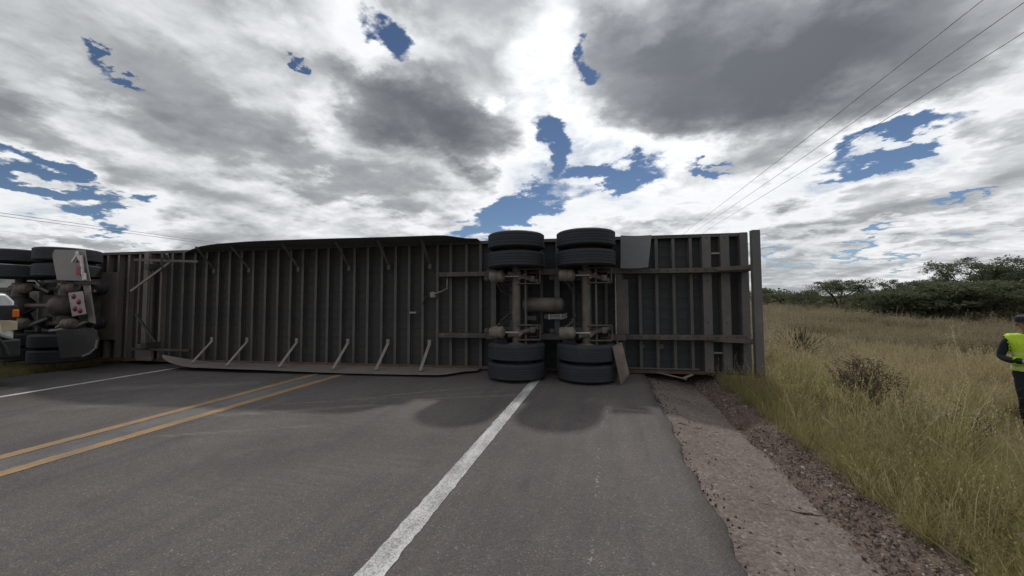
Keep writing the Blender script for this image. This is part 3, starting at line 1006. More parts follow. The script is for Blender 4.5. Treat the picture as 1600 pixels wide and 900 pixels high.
AX = (-4.14, -2.90)
AY = -0.58
for xa_ in AX:
    for zz, fl in ((2.425, False), (2.085, True), (0.475, False), (0.152, True)):
        wheel(trailer, xa_, AY, zz, fl)
    ax_ = MB().tube([(xa_, AY, 0.32), (xa_, AY, 2.28)], 0.075, 20).build('axle', M['axle'], trailer)
    MB().lathe([(0.13, 0.36), (0.15, 0.40), (0.20, 0.44), (0.205, 0.58), (0.12, 0.60), (0.08, 0.62)], Matrix.Translation((xa_, AY, 0.0)), 28).build('brake_drum', M['axle'], ax_)
    MB().lathe([(0.08, 1.98), (0.12, 2.0), (0.205, 2.02), (0.20, 2.16), (0.15, 2.2), (0.13, 2.24)], Matrix.Translation((xa_, AY, 0.0)), 28).build('brake_drum', M['axle'], ax_)
    # brake camshaft beside the axle
    MB().tube([(xa_ + 0.17, AY - 0.02, 0.55), (xa_ + 0.17, AY - 0.02, 2.05)], 0.019, 10).build('camshaft', M['beam'], ax_)
    for zz, s in ((0.80, -1), (1.80, 1)):
        # spring brake chamber lying along the trailer
        rot = Matrix.Translation((xa_ - 0.32, AY - 0.10, zz)) @ Matrix.Rotation(R(90), 4, 'Y')
        ch = MB().lathe([(0.03, -0.16), (0.075, -0.155), (0.10, -0.13), (0.108, -0.05), (0.112, -0.04), (0.112, -0.02), (0.104, -0.01), (0.104, 0.05), (0.112, 0.06), (0.112, 0.08), (0.095, 0.10), (0.05, 0.13)], rot, 24).build('brake_chamber', M['chamber'], trailer, smooth=40)
        MB().tube([(xa_ - 0.20, AY - 0.10, zz), (xa_ + 0.06, AY - 0.10, zz)], 0.014, 8).build('push_rod', M['bright'], ch)
        MB().bar((xa_ + 0.05, AY - 0.11, zz - 0.05), (xa_ + 0.18, AY - 0.03, zz + 0.04), 0.03, 0.05).build('slack_adjuster', M['chamber'], ch, smooth=0, bevel=0.005)
        # trailing arm and hanger
        arm = MB()
        arm.bar((xa_ - 0.02, AY + 0.05, zz - 0.02 * s), (xa_ + 0.34, -0.36, zz - 0.02 * s), 0.09, 0.11)
        arm.bar((xa_ - 0.36, -0.40, zz - 0.02 * s), (xa_ + 0.03, AY + 0.02, zz - 0.02 * s), 0.10, 0.12)
        arm.build('trailing_arm', M['under'], trailer, smooth=0, bevel=0.008)
        hg = MB()
        hg.prism([(xa_ + 0.24, -0.56), (xa_ + 0.37, -0.56), (xa_ + 0.42, -0.345), (xa_ + 0.16, -0.345)], zz - 0.085, zz - 0.075)
        hg.prism([(xa_ + 0.24, -0.56), (xa_ + 0.37, -0.56), (xa_ + 0.42, -0.345), (xa_ + 0.16, -0.345)], zz + 0.055, zz + 0.065)
        hg.box(xa_ + 0.365, xa_ + 0.375, -0.56, -0.346, zz - 0.0745, zz + 0.0545)
        hg.build('suspension_hanger', M['rail'], trailer, smooth=0)
        MB().lathe([(0.09, 0), (0.115, 0.02), (0.12, 0.07), (0.10, 0.1), (0.12, 0.13), (0.115, 0.19), (0.09, 0.21)], Matrix.Translation((xa_ - 0.30, -0.34, zz + 0.20 * s)) @ Matrix.Rotation(R(90), 4, 'X'), 24).build('air_spring', M['tyre'], trailer)
        MB().tube([(xa_ + 0.02, AY + 0.06, zz + 0.17 * s), (xa_ + 0.26, -0.32, zz + 0.17 * s)], [0.03, 0.034], 12).build('shock_absorber', M['hose'], trailer)
        # open frame of the hanger beside the axle seat
        fr = MB()
        x0_, x1_, z0_, z1_ = xa_ + 0.02, xa_ + 0.43, zz - 0.13, zz + 0.13
        fr.bar((x0_, -0.64, z0_), (x1_, -0.60, z0_), 0.07, 0.022).bar((x0_, -0.64, z1_), (x1_, -0.60, z1_), 0.07, 0.022)
        fr.bar((x1_, -0.60, z0_ + 0.012), (x1_, -0.60, z1_ - 0.012), 0.07, 0.024)
        fr.bar((xa_ - 0.14, -0.68, zz + 0.06 * s), (x1_ - 0.03, -0.61, zz - 0.09 * s), 0.05, 0.06)
        fr.build('hanger_frame', M['rail'], trailer, smooth=0, bevel=0.004)
        MB().lathe([(0.045, -0.05), (0.052, -0.03), (0.052, 0.03), (0.045, 0.05)], Matrix.Translation((xa_ + 0.30, -0.655, zz - 0.05 * s)), 16).build('pivot_bush', M['axle'], trailer)
        MB().lathe([(0.02, -0.05), (0.05, -0.045), (0.055, 0.0), (0.05, 0.045), (0.02, 0.05)], Matrix.Translation((xa_ - 0.62, -0.24, zz)) @ Matrix.Rotation(R(90), 4, 'X'), 14).build('valve', M['under'], trailer)
        # U-bolt plate
        MB().box(xa_ - 0.09, xa_ + 0.09, AY - 0.095, AY - 0.07, zz + 0.03 * s - 0.05, zz + 0.03 * s + 0.05).build('axle_seat', M['rail'], trailer, smooth=0, bevel=0.006)
        # air hoses sag from the chambers to the valve
        hz = 1.3
        for k_ in range(3):
            p0 = Vector((xa_ - 0.36 + 0.05 * k_, AY - 0.06, zz - 0.11 * s))
            p3 = Vector((xa_ - 0.20 + 0.10 * k_, -0.33, hz + 0.18 * s))
            mid_ = (p0 + p3) / 2 + Vector((rng.uniform(-0.10, 0.12), -0.10, rng.uniform(-0.05, 0.05)))
            pts = []
            for t in np.linspace(0, 1, 14):
                q_ = p0 * (1 - t) ** 2 + mid_ * 2 * t * (1 - t) + p3 * t * t
                pts.append(q_ + Vector((0.012 * math.sin(9 * t + k_), 0, 0)))
            MB().tube(pts, 0.0095, 6).build('brake_hose', M['hose'] if k_ else M['axle'], trailer)

# air tank between the axles
tk = MB().lathe([(0.02, -0.40), (0.09, -0.385), (0.125, -0.35), (0.132, -0.30), (0.132, 0.30), (0.125, 0.35), (0.09, 0.385), (0.02, 0.40)], Matrix.Translation((-3.68, -0.42, 1.29)) @ Matrix.Rotation(R(90), 4, 'Y'), 32).build('air_tank', M['tank'], trailer)
for xx in (-3.9, -3.44):
    MB().lathe([(0.1325, -0.02), (0.137, -0.02), (0.137, 0.02), (0.1325, 0.02)], Matrix.Translation((xx, -0.42, 1.29)) @ Matrix.Rotation(R(90), 4, 'Y'), 32, closed=True).build('tank_strap', M['rail'], tk)
# valve block and pipes under the tank
vb = MB().box(-3.66, -3.36, -0.40, -0.31, 1.03, 1.115).box(-3.98, -3.80, -0.38, -0.30, 1.0, 1.09).build('brake_valve', M['under'], trailer, smooth=0, bevel=0.01)
for i in range(4):
    zz = 1.035 + i * 0.024
    MB().tube([(-3.58, -0.412, zz), (-3.33, -0.412, zz), (-3.24, -0.38, zz + 0.02)], 0.006, 6).build('air_pipe', M['bright'], vb)
for i, xx in enumerate((-3.56, -3.35)):
    MB().tube([(xx, -0.415, 1.02), (xx, -0.415, 1.125)], 0.008, 6).build('air_pipe', M['bright'], vb)
# upright pipe and box on the right of the running gear
MB().box(-2.27, -2.14, -0.30, -0.22, 0.75, 1.74).build('sensor_bracket', M['rail'], trailer, smooth=0, bevel=0.008)
MB().tube([(-2.36, -0.28, 0.72), (-2.36, -0.28, 1.85)], 0.014, 8).build('lift_pipe', M['bright'], trailer)
# hose loop and valve in front of the running gear
MB().tube([(-5.62, -0.05, 1.92), (-5.6, -0.13, 1.75), (-5.6, -0.13, 1.62), (-5.72, -0.14, 1.56), (-5.86, -0.13, 1.52), (-5.9, -0.06, 1.5)], 0.012, 8).build('air_hose', M['strut'], trailer)
MB().box(-5.98, -5.86, -0.10, -0.003, 1.44, 1.56).build('height_valve', M['strut'], trailer, smooth=0, bevel=0.02)
MB().tube([(-6.0, -0.04, 1.65), (-5.97, -0.09, 1.55), (-6.08, -0.1, 1.42), (-6.15, -0.05, 1.3)], 0.012, 8).build('air_hose', M['hose'], trailer)
MB().box(-6.42, -6.28, -0.07, -0.003, 1.12, 1.16).build('cable_clip', M['strut'], trailer, smooth=0, bevel=0.006)

# ------------------------------------------------------------------ mud flaps
def sheet(name, corners, mat, parent, t=0.012, bend=0.0, n=10):
    """thick flexible sheet through four corners (tl, tr, br, bl), bowed towards the camera"""
    tl, tr, br, bl = [Vector(c) for c in corners]
    nrm = (tr - tl).cross(bl - tl).normalized()
    mb = MB()
    for side in (0, 1):
        for j in range(n + 1):
            for i in range(n + 1):
                a, b = i / n, j / n
                p = (tl * (1 - a) + tr * a) * (1 - b) + (bl * (1 - a) + br * a) * b
                p = p + nrm * (bend * math.sin(math.pi * a) + bend * 0.6 * b * b + (t if side else 0))
                mb.v.append(tuple(p))
    K = (n + 1) ** 2
    for j in range(n):
        for i in range(n):
            a = j * (n + 1) + i
            mb.f.append((a, a + 1, a + n + 2, a + n + 1))
            mb.f.append((K + a, K + a + n + 1, K + a + n + 2, K + a + 1))
    ring = list(range(n + 1)) + [j * (n + 1) + n for j in range(1, n + 1)] + [n * (n + 1) + i for i in range(n - 1, -1, -1)] + [j * (n + 1) for j in range(n - 1, 0, -1)]
    for i in range(len(ring)):
        a, b = ring[i], ring[(i + 1) % len(ring)]
        mb.f.append((a, b, b + K, a + K))
    return mb.build(name, mat, parent, smooth=40)


mf = sheet('mud_flap', [(-2.27, -0.40, 2.53), (-1.73, -0.34, 2.53), (-1.85, -0.62, 1.93), (-2.30, -0.55, 1.93)], M['flap_grey'], trailer, bend=0.03)
tag(mf, 'pale grey mud flap folded over beside the upper rear tyres')
mf = sheet('mud_flap', [(-2.50, -0.93, 0.60), (-2.335, -0.80, 0.665), (-2.225, -0.84, 0.15), (-2.375, -0.98, -0.005)], M['flap_brown'], trailer, bend=0.008)
tag(mf, 'brown mud flap hanging crooked beside the lower rear tyres')
MB().bar((-2.34, -0.20, 0.62), (-2.40, -0.84, 0.62), 0.04, 0.04).build('flap_bracket', M['rail'], trailer, smooth=0)
MB().bar((-2.25, -0.20, 2.0), (-2.25, -0.37, 2.50), 0.04, 0.04).build('flap_bracket', M['rail'], trailer, smooth=0)

# ------------------------------------------------------------------ side skirts with their struts
def skirt_depth(x):
    """how far the sheet stands off the floor along its length"""
    return float(np.interp(x, [-11.85, -11.6, -11.3, -11.0, -10.6, -9.9, -5.62, -5.45, -5.3, -5.15, -4.95],
                           [0.03, 0.22, 0.42, 0.58, 0.69, 0.74, 0.74, 0.70, 0.52, 0.34, 0.26]))


def skirt(top):
    mb = MB()
    xl = -11.95
    xs_ = np.concatenate([np.linspace(xl, -10.4, 34)[:-1], np.linspace(-10.4, -5.7, 24)[:-1], np.linspace(-5.7, -4.95, 20)])
    m_ = 9
    for side in (0, 1):
        for x_ in xs_:
            dd = skirt_depth(x_)
            din = -0.03 if top else 0.013
            k_ = max(0.0, (-10.7 - x_) / 1.25)
            if top:
                dd = float(np.interp(x_, [-12.0, -11.6, -11.0, -10.4, -9.6], [0.02, 0.20, 0.46, 0.64, 0.74])) if x_ < -9.6 else dd
            elif k_ > 0:                      # the lower sheet narrows to a bent-up tip clear of the floor
                dd = float(np.interp(x_, [-11.95, -11.8, -11.5, -11.1, -10.7], [0.39, 0.50, 0.61, 0.67, 0.70]))
                din = 0.013 + 0.367 * k_ ** 1.25
            for j in range(m_):
                b = j / (m_ - 1)
                yy = -din - (dd - din) * b
                if top:
                    zz = WID - 0.034 + 0.010 * b + 0.006 * math.sin(x_ * 1.3) * b
                    if x_ < -10.6: zz -= 0.06 * ((-10.6 - x_) / 1.15) ** 2 * b
                else:
                    zz = 0.028 - 0.004 * b + 0.012 * b * math.sin(x_ * 1.1) + 0.20 * k_ ** 1.7
                mb.v.append((x_, yy, zz + (0.008 if side else 0)))
    nX = len(xs_)
    K = nX * m_
    for i in range(nX - 1):
        for j in range(m_ - 1):
            a = i * m_ + j
            mb.f.append((a, a + 1, a + m_ + 1, a + m_))
            mb.f.append((K + a, K + a + m_, K + a + m_ + 1, K + a + 1))
    ring = [i * m_ for i in range(nX)] + [(nX - 1) * m_ + j for j in range(1, m_)] + [i * m_ + m_ - 1 for i in range(nX - 2, -1, -1)] + [j for j in range(m_ - 2, 0, -1)]
    for i in range(len(ring)):
        a, b = ring[i], ring[(i + 1) % len(ring)]
        mb.f.append((a, b, b + K, a + K))
    return mb.build('side_skirt', M['skirt_top'] if top else M['skirt'], trailer, smooth=40)


sk_low, sk_top = skirt(False), skirt(True)
tag(sk_low, 'grey brown skirt sheet lying along the asphalt with its front tip bent up')
tag(sk_top, 'skirt sheet coloured darker for shade, overhanging along the upper edge')
for x_ in (-11.13, -10.23, -9.01, -7.81, -6.91, -6.01):
    for lo in (True, False):
        zb, zt = (0.50, 0.055) if lo else (2.12, 2.565)
        xo = 0.02
        dep = min(0.52, skirt_depth(x_) - 0.05)
        zt2 = zt + (0.20 * ((-10.7 - x_) / 1.25) ** 1.7 if (lo and x_ < -10.75) else 0)
        mb = MB().bar((x_, -0.012, zb), (x_ + xo, -dep, zt2), 0.062, 0.012, upv=(0, 1, 0))
        s = mb.build('skirt_strut', M['strut'] if lo else M['beam'], trailer, smooth=0, bevel=0.003)
        MB().box(x_ - 0.034, x_ + 0.034, -0.022, -0.004, zb - (0.02 if lo else 0.09), zb + (0.09 if lo else 0.02)).build('strut_foot', M['strut'] if lo else M['beam'], s, smooth=0, bevel=0.003)

# ------------------------------------------------------------------ landing gear, folded
for zz in (0.42, 2.18):
    lg = MB().box(-12.60, -12.47, -0.34, -0.02, zz - 0.065, zz + 0.065)
    leg = lg.build('landing_leg', M['rail'], trailer, smooth=0, bevel=0.01)
MB().tube([(-12.53, -0.25, 0.49), (-12.53, -0.25, 2.11)], 0.02, 10).build('landing_crossrod', M['under'], trailer)
MB().bar((-12.05, -0.20, 2.30), (-12.62, -0.55, 1.62), 0.05, 0.04).build('landing_brace', M['strut'], trailer, smooth=0)
MB().bar((-12.60, -0.45, 1.12), (-12.26, -0.30, 0.50), 0.05, 0.03).build('landing_brace', M['under'], trailer, smooth=0)
MB().bar((-12.9, -0.30, 2.34), (-11.35, -0.18, 2.28), 0.05, 0.05).build('landing_brace', M['guard'], trailer, smooth=0)
MB().bar((-12.9, -0.30, 0.34), (-11.6, -0.10, 0.30), 0.05, 0.05).build('landing_brace', M['under'], trailer, smooth=0)
MB().bar((-12.28, -0.10, 2.34), (-11.98, -0.36, 2.44), 0.05, 0.03).build('landing_crank', M['strut'], trailer, smooth=0)
MB().bar((-12.12, -0.36, 2.44), (-12.10, -0.34, 2.10), 0.03, 0.03).build('landing_crank', M['hose'], trailer, smooth=0)
# dusty plates around the front end of the floor
MB().box(-12.98, -12.86, -0.06, -0.004, 0.06, WID - 0.06).build('front_frame', M['dusty'], trailer, smooth=0, bevel=0.006)
MB().box(-12.84, -12.76, -0.05, -0.004, 0.10, WID - 0.25).build('front_frame', M['dusty'], trailer, smooth=0, bevel=0.006)
MB().box(-13.01, -12.60, -0.12, -0.062, 0.05, 0.42).build('front_gusset', M['dusty'], trailer, smooth=0, bevel=0.008)
MB().box(-15.95, -13.75, -0.03, -0.006, 0.5, WID - 0.5).build('coupler_plate', M['dusty'], trailer, smooth=0, bevel=0.006)

# torn strips at the foot of the rear end
bs_ = MB()
bs_.bar((-1.62, -0.05, 0.05), (-1.18, -0.28, -0.02), 0.05, 0.012)
bs_.bar((-1.24, -0.26, -0.01), (-1.06, -0.20, 0.05), 0.07, 0.01)
bs_.build('bent_strip', M['strut'], trailer, smooth=0)
MB().bar((-2.2, -0.03, 0.115), (-0.9, -0.03, 0.115), 0.03, 0.02).build('edge_trim', M['guard'], trailer, smooth=0)
for xx in (-1.86, -1.52):
    MB().lathe([(0.05, 0), (0.055, 0.015), (0.03, 0.03)], Matrix.Translation((xx, 0.10, 0.50)) @ Matrix.Rotation(R(90), 4, 'X'), 16).build('marker_lamp', M['guard'], trailer)


# ------------------------------------------------------------------ overturned tractor unit at the trailer's front end
M['chassis'] = grime('chassis_paint', (0.045, 0.047, 0.045), (0.13, 0.11, 0.085), 0.4, 0.6, scale=4)
M['oily'] = grime('oily_castings', (0.055, 0.047, 0.037), (0.135, 0.108, 0.078), 0.5, 0.5, scale=5)
M['cab_paint'] = grime('cab_paint', (0.55, 0.55, 0.54), (0.3, 0.26, 0.22), 0.2, 0.35, scale=1.5, bump=0.03)
M['flap_white'] = grime('mud_flap_white', (0.19, 0.185, 0.18), (0.26, 0.23, 0.21), 0.4, 0.6, scale=4)
M['panel_white'] = grime('lamp_panel_white', (0.34, 0.31, 0.31), (0.28, 0.24, 0.21), 0.4, 0.5, scale=6)
M['red'] = grime('red_reflector', (0.20, 0.018, 0.028), (0.25, 0.1, 0.08), 0.2, 0.4, scale=8, bump=0.0)
M['white_tape'] = grime('white_tape', (0.5, 0.48, 0.47), (0.3, 0.27, 0.24), 0.3, 0.5, scale=8, bump=0.0)
M['glass'] = grime('dark_glass', (0.02, 0.024, 0.027), (0.1, 0.1, 0.09), 0.15, 0.12, scale=2, bump=0.0, spec=0.6)

TX = -14.14
tractor = empty('overturned_tractor_unit', TB @ Matrix.Translation((TX, 0, 0)))
tag(tractor, 'tractor unit lying on its side at the trailer front with its dirty axles facing us', 'truck')
sh = (TX, 0, 0)


def tb(mb, name, mat, parent=None, **kw):
    p = parent or tractor
    return mb.build(name, mat, p, shift=sh if p is tractor or p.type == 'MESH' else None, **kw)


TAX = (-14.14, -15.46)
TY = -0.68
for xa_ in TAX:
    for zz, fl in ((2.41, False), (2.06, True), (0.56, False), (0.24, True)):
        wheel(tractor, xa_ - TX, TY, zz, fl)
    a_ = tb(MB().tube([(xa_, TY, 0.4), (xa_, TY, 0.75), (xa_, TY, 0.95), (xa_, TY, 1.62), (xa_, TY, 1.8), (xa_, TY, 2.2)], [0.075, 0.085, 0.13, 0.13, 0.085, 0.075], 20), 'axle', M['oily'])
    df = MB().lathe([(0.03, -0.24), (0.14, -0.225), (0.22, -0.15), (0.25, -0.03), (0.25, 0.06), (0.19, 0.15), (0.14, 0.26), (0.09, 0.30), (0.09, 0.38), (0.05, 0.40)],
                    Matrix.Translation((xa_ - 0.02, TY - 0.02, 1.31)) @ Matrix.Rotation(R(-90), 4, 'Y'), 28)
    d_ = tb(df, 'differential', M['oily'], a_, smooth=40)
    for k_ in range(10):
        an = k_ * 0.628
        tb(MB().lathe([(0.016, 0), (0.016, 0.02)], Matrix.Translation((xa_ + 0.02 , TY - 0.02 + 0.235 * math.cos(an), 1.31 + 0.235 * math.sin(an))) @ Matrix.Rotation(R(90), 4, 'Y'), 6), 'bolt', M['chamber'], a_, smooth=0)
    for zz, s in ((0.92, -1), (1.70, 1)):
        rot = Matrix.Translation((xa_ + 0.28, TY - 0.10, zz)) @ Matrix.Rotation(R(90), 4, 'Y')
        c_ = tb(MB().lathe([(0.03, -0.15), (0.08, -0.145), (0.11, -0.1), (0.115, -0.02), (0.105, 0.0), (0.115, 0.02), (0.11, 0.09), (0.06, 0.13)], rot, 22), 'brake_chamber', M['chamber'])
        tb(MB().tube([(xa_ + 0.16, TY - 0.1, zz), (xa_ - 0.05, TY - 0.12, zz + 0.08 * s)], 0.016, 8), 'push_rod', M['bright'], c_)
        tb(MB().lathe([(0.10, 0), (0.14, 0.03), (0.145, 0.1), (0.12, 0.13), (0.145, 0.16), (0.14, 0.22), (0.10, 0.25)], Matrix.Translation((xa_ + 0.38, -0.50, zz + 0.0)) @ Matrix.Rotation(R(-90), 4, 'X'), 24), 'air_spring', M['tyre'])
        tb(MB().tube([(xa_ - 0.55, -0.52, zz - 0.02 * s), (xa_ - 0.2, TY + 0.02, zz), (xa_ + 0.1, TY + 0.0, zz), (xa_ + 0.42, -0.52, zz)], [0.05, 0.055, 0.055, 0.045], 8), 'suspension_beam', M['chassis'])
        tb(MB().tube([(xa_ - 0.1, TY - 0.02, zz + 0.12 * s), (xa_ - 0.32, -0.30, zz + 0.14 * s)], [0.035, 0.045], 12), 'shock_absorber', M['strut'])
    tb(MB().tube([(xa_ + 0.02, TY + 0.05, 1.31), (xa_ - 0.2, -0.36, 0.98)], 0.035, 10), 'torque_rod', M['chassis'])
    for k_ in range(4):
        z_ = 0.8 + 0.34 * k_
        pts = [Vector((xa_ + 0.5 - 0.95 * t + 0.05 * math.sin(8 * t + k_), -0.62 - 0.1 * math.sin(3.1 * t + k_), z_ + 0.14 * math.sin(4 * t + 2 * k_))) for t in np.linspace(0, 1, 14)]
        tb(MB().tube(pts, 0.014, 6), 'air_hose', M['hose'])
    # bent guard pipes by the upper and the lower wheel
    tb(MB().tube([(xa_ + 0.5, -0.5, 1.62), (xa_ + 0.3, -0.66, 1.78), (xa_ - 0.1, -0.74, 1.80), (xa_ - 0.4, -0.6, 1.7)], 0.03, 8), 'brake_pipe', M['strut'])
    tb(MB().tube([(xa_ + 0.5, -0.5, 1.02), (xa_ + 0.36, -0.76, 0.84), (xa_ + 0.05, -0.84, 0.78), (xa_ - 0.3, -0.74, 0.76)], 0.033, 8), 'brake_pipe', M['strut'])
# propeller shafts
tb(MB().tube([(-14.55, -0.70, 1.31), (-15.2, -0.70, 1.31)], 0.055, 16), 'propeller_shaft', M['oily'])
tb(MB().tube([(-15.86, -0.70, 1.31), (-18.8, -0.62, 1.31)], 0.06, 16), 'propeller_shaft', M['oily'])
# frame rails and crossmembers
for z0 in (0.87, 1.66):
    mb = MB().box(-20.6, -13.82, -0.50, -0.24, z0, z0 + 0.01)
    mb.box(-20.6, -13.82, -0.508, -0.5, z0, z0 + 0.08).box(-20.6, -13.82, -0.239, -0.231, z0, z0 + 0.08)
    tb(mb, 'frame_rail', M['chassis'], smooth=0, bevel=0.003)
for xx in (-13.9, -14.8, -16.2, -17.6, -19.2):
    tb(MB().box(xx - 0.05, xx + 0.05, -0.48, -0.26, 0.882, 1.658), 'frame_crossmember', M['chassis'], smooth=0, bevel=0.006)
tb(MB().box(-14.9, -14.0, -0.225, -0.12, 0.85, 1.76), 'fifth_wheel', M['chassis'], smooth=0, bevel=0.03)
tb(MB().bar((-14.0, -0.72, 1.795), (-12.98, -0.9, 1.78), 0.07, 0.06), 'flap_hanger', M['chassis'], smooth=0)
# mud flaps: the upper one white with red and white tape, the lower one plain black
uf = sheet('mud_flap', [(-13.90 - TX, -1.10, 2.485), (-13.10 - TX, -1.06, 2.465), (-12.95 - TX, -1.06, 1.82), (-13.69 - TX, -1.13, 1.84)], M['flap_white'], tractor, bend=0.03)
tag(uf, 'pale mud flap with red and white tape on its rear edge')
def on_flap(a, b, w, h, mat, nm, ang=0.0):
    tl, tr, br, bl = [Vector(c) for c in ((-13.90 - TX, -1.10, 2.485), (-13.10 - TX, -1.06, 2.465), (-12.95 - TX, -1.06, 1.82), (-13.69 - TX, -1.13, 1.84))]
    p = (tl * (1 - a) + tr * a) * (1 - b) + (bl * (1 - a) + br * a) * b
    m_ = Matrix.Translation(p + Vector((0, -0.042, 0))) @ Matrix.Rotation(R(ang), 4, 'Y')
    MB().box(-w / 2, w / 2, -0.006, 0.02, -h / 2, h / 2, m_).build('reflector', mat, uf, smooth=0)
on_flap(0.80, 0.70, 0.10, 0.19, M['red'], 'r')
on_flap(0.915, 0.50, 0.055, 0.40, M['white_tape'], 'w', -10)
on_flap(0.93, 0.88, 0.075, 0.14, M['white_tape'], 'w', -10)
on_flap(0.72, 0.30, 0.04, 0.17, M['white_tape'], 'w', 38)
on_flap(0.84, 0.22, 0.05, 0.20, M['white_tape'], 'w', -30)
on_flap(0.80, 0.36, 0.03, 0.09, M['red'], 'r', 38)
lf = MB()
pts2 = [(-13.57, 0.80), (-12.66, 0.86), (-12.55, 0.80), (-12.48, 0.62), (-12.50, 0.46), (-12.62, 0.36), (-12.80, 0.29), (-13.42, 0.24)]
lf.prism(pts2, -1.16, -1.145, 'y')
tb(lf, 'mud_flap', M['flap'], smooth=0, bevel=0.004)
tb(MB().tube([(-12.50, -1.172, 0.62), (-12.53, -1.172, 0.46), (-12.66, -1.172, 0.355), (-12.84, -1.172, 0.29)], 0.018, 8), 'flap_edging', M['strut'])
# lamp panel across the frame end
pn = tb(MB().prism([(-13.66, 1.58), (-13.30, 1.61), (-13.17, 1.13), (-13.52, 1.08)], -0.95, -0.93, 'y'), 'lamp_panel', M['panel_white'], smooth=0, bevel=0.005)
for xx, zz in ((-13.50, 1.50), (-13.36, 1.385), (-13.45, 1.24), (-13.31, 1.20)):
    tb(MB().lathe([(0.0, 0.03), (0.035, 0.022), (0.052, 0.01), (0.055, 0.0)][::-1], Matrix.Translation((xx, -0.951, zz)) @ Matrix.Rotation(R(90), 4, 'X'), 18), 'rear_lamp', M['red'], pn)
tb(MB().prism([(-13.52, 1.74), (-13.36, 1.74), (-13.16, 0.92), (-13.32, 0.96)], -0.80, -0.77, 'y'), 'rear_bracket', M['strut'], smooth=0, bevel=0.005)
for zz in (1.0, 1.68):
    tb(MB().bar((-13.85, -0.38, zz), (-13.42, -0.76, zz), 0.06, 0.05), 'panel_arm', M['chassis'], smooth=0)
# fuel tanks, front axle and cab, further forward along the verge
for zz in (0.40, 2.2):
    tb(MB().lathe([(0.05, -0.75), (0.28, -0.74), (0.31, -0.70), (0.31, 0.70), (0.28, 0.74), (0.05, 0.75)], Matrix.Translation((-17.6, -0.40, zz)) @ Matrix.Rotation(R(90), 4, 'Y'), 32), 'fuel_tank', M['bright'])
tb(MB().tube([(-19.9, -0.66, 0.4), (-19.9, -0.60, 1.0), (-19.9, -0.60, 1.6), (-19.9, -0.66, 2.2)], 0.07, 14), 'front_axle', M['oily'])
for zz, fl in ((2.28, False), (0.30, True)):
    wheel(tractor, -19.9 - TX, -0.66, zz, fl)
cab = tb(MB().prism([(-16.35, -0.30), (-16.35, 1.9), (-16.6, 2.45), (-18.3, 2.5), (-19.0, 1.45), (-20.75, 1.12), (-20.95, 0.2), (-20.9, -0.42), (-20.4, -0.42), (-20.3, -0.2), (-19.45, -0.2), (-19.3, -0.30)], 0.08, 2.5), 'cab', M['cab_paint'], smooth=0, bevel=0.05)
tb(MB().prism([(-18.42, 2.36), (-18.98, 1.52), (-19.0, 1.50), (-18.44, 2.40)], 0.25, 2.33), 'windscreen', M['glass'], cab, smooth=0)
for zz in (0.072, 2.502):
    tb(MB().prism([(-17.6, 1.35), (-17.6, 2.0), (-18.45, 2.0), (-18.9, 1.4)], zz, zz + 0.006), 'side_window', M['glass'], cab, smooth=0)
    tb(MB().box(-17.5, -17.3, 1.2, 1.24, zz - 0.01, zz + 0.02), 'door_handle', M['hose'], cab, smooth=0)
tb(MB().box(-20.98, -20.952, 0.1, 0.95, 0.7, 1.9), 'radiator_grille', M['bright'], cab, smooth=0, bevel=0.01)

# ------------------------------------------------------------------ white truck cut off by the left edge of the picture
M['car_white'] = grime('car_white', (0.62, 0.64, 0.66), (0.4, 0.37, 0.33), 0.12, 0.28, scale=2, bump=0.0, spec=0.5)
M['amber'] = grime('amber_lens', (0.62, 0.15, 0.015), (0.5, 0.2, 0.05), 0.1, 0.25, scale=8, bump=0.0)
M['lens'] = grime('headlight_lens', (0.50, 0.42, 0.28), (0.4, 0.36, 0.3), 0.3, 0.15, scale=14, bump=0.0, spec=0.6)
M['plastic'] = grime('black_plastic', (0.02, 0.021, 0.022), (0.08, 0.075, 0.065), 0.2, 0.6, scale=6)
truck = empty('parked_truck', Matrix.Translation((-11.03, 4.20, 0)))
tag(truck, 'white truck with an amber corner lamp cut off by the left picture edge', 'truck')
# local frame: x across, y forward (front face at 0), z up
hw = 0.98
body = MB().prism([(-0.02, 0.78), (-0.02, 1.46), (-0.12, 1.60), (-1.25, 1.66), (-2.0, 2.12), (-3.3, 2.16), (-3.5, 1.45), (-5.9, 1.45), (-5.9, 0.62), (-5.0, 0.62), (-4.85, 0.92), (-4.6, 1.0), (-4.35, 0.92), (-4.2, 0.55), (-1.15, 0.55), (-1.05, 0.86), (-0.80, 1.02), (-0.40, 1.02), (-0.16, 0.86)], -hw, hw, 'x')
bd = body.build('body', M['car_white'], truck, smooth=30, bevel=0.04)
MB().prism([(0.06, 0.48), (0.06, 0.80), (-0.2, 0.80), (-0.2, 0.48)], -hw - 0.005, hw + 0.005, 'x').build('bumper', M['plastic'], truck, smooth=0, bevel=0.03)
MB().box(-0.62, 0.62, -0.012, 0.02, 0.9, 1.2).build('radiator_grille', M['plastic'], truck, smooth=0, bevel=0.01)
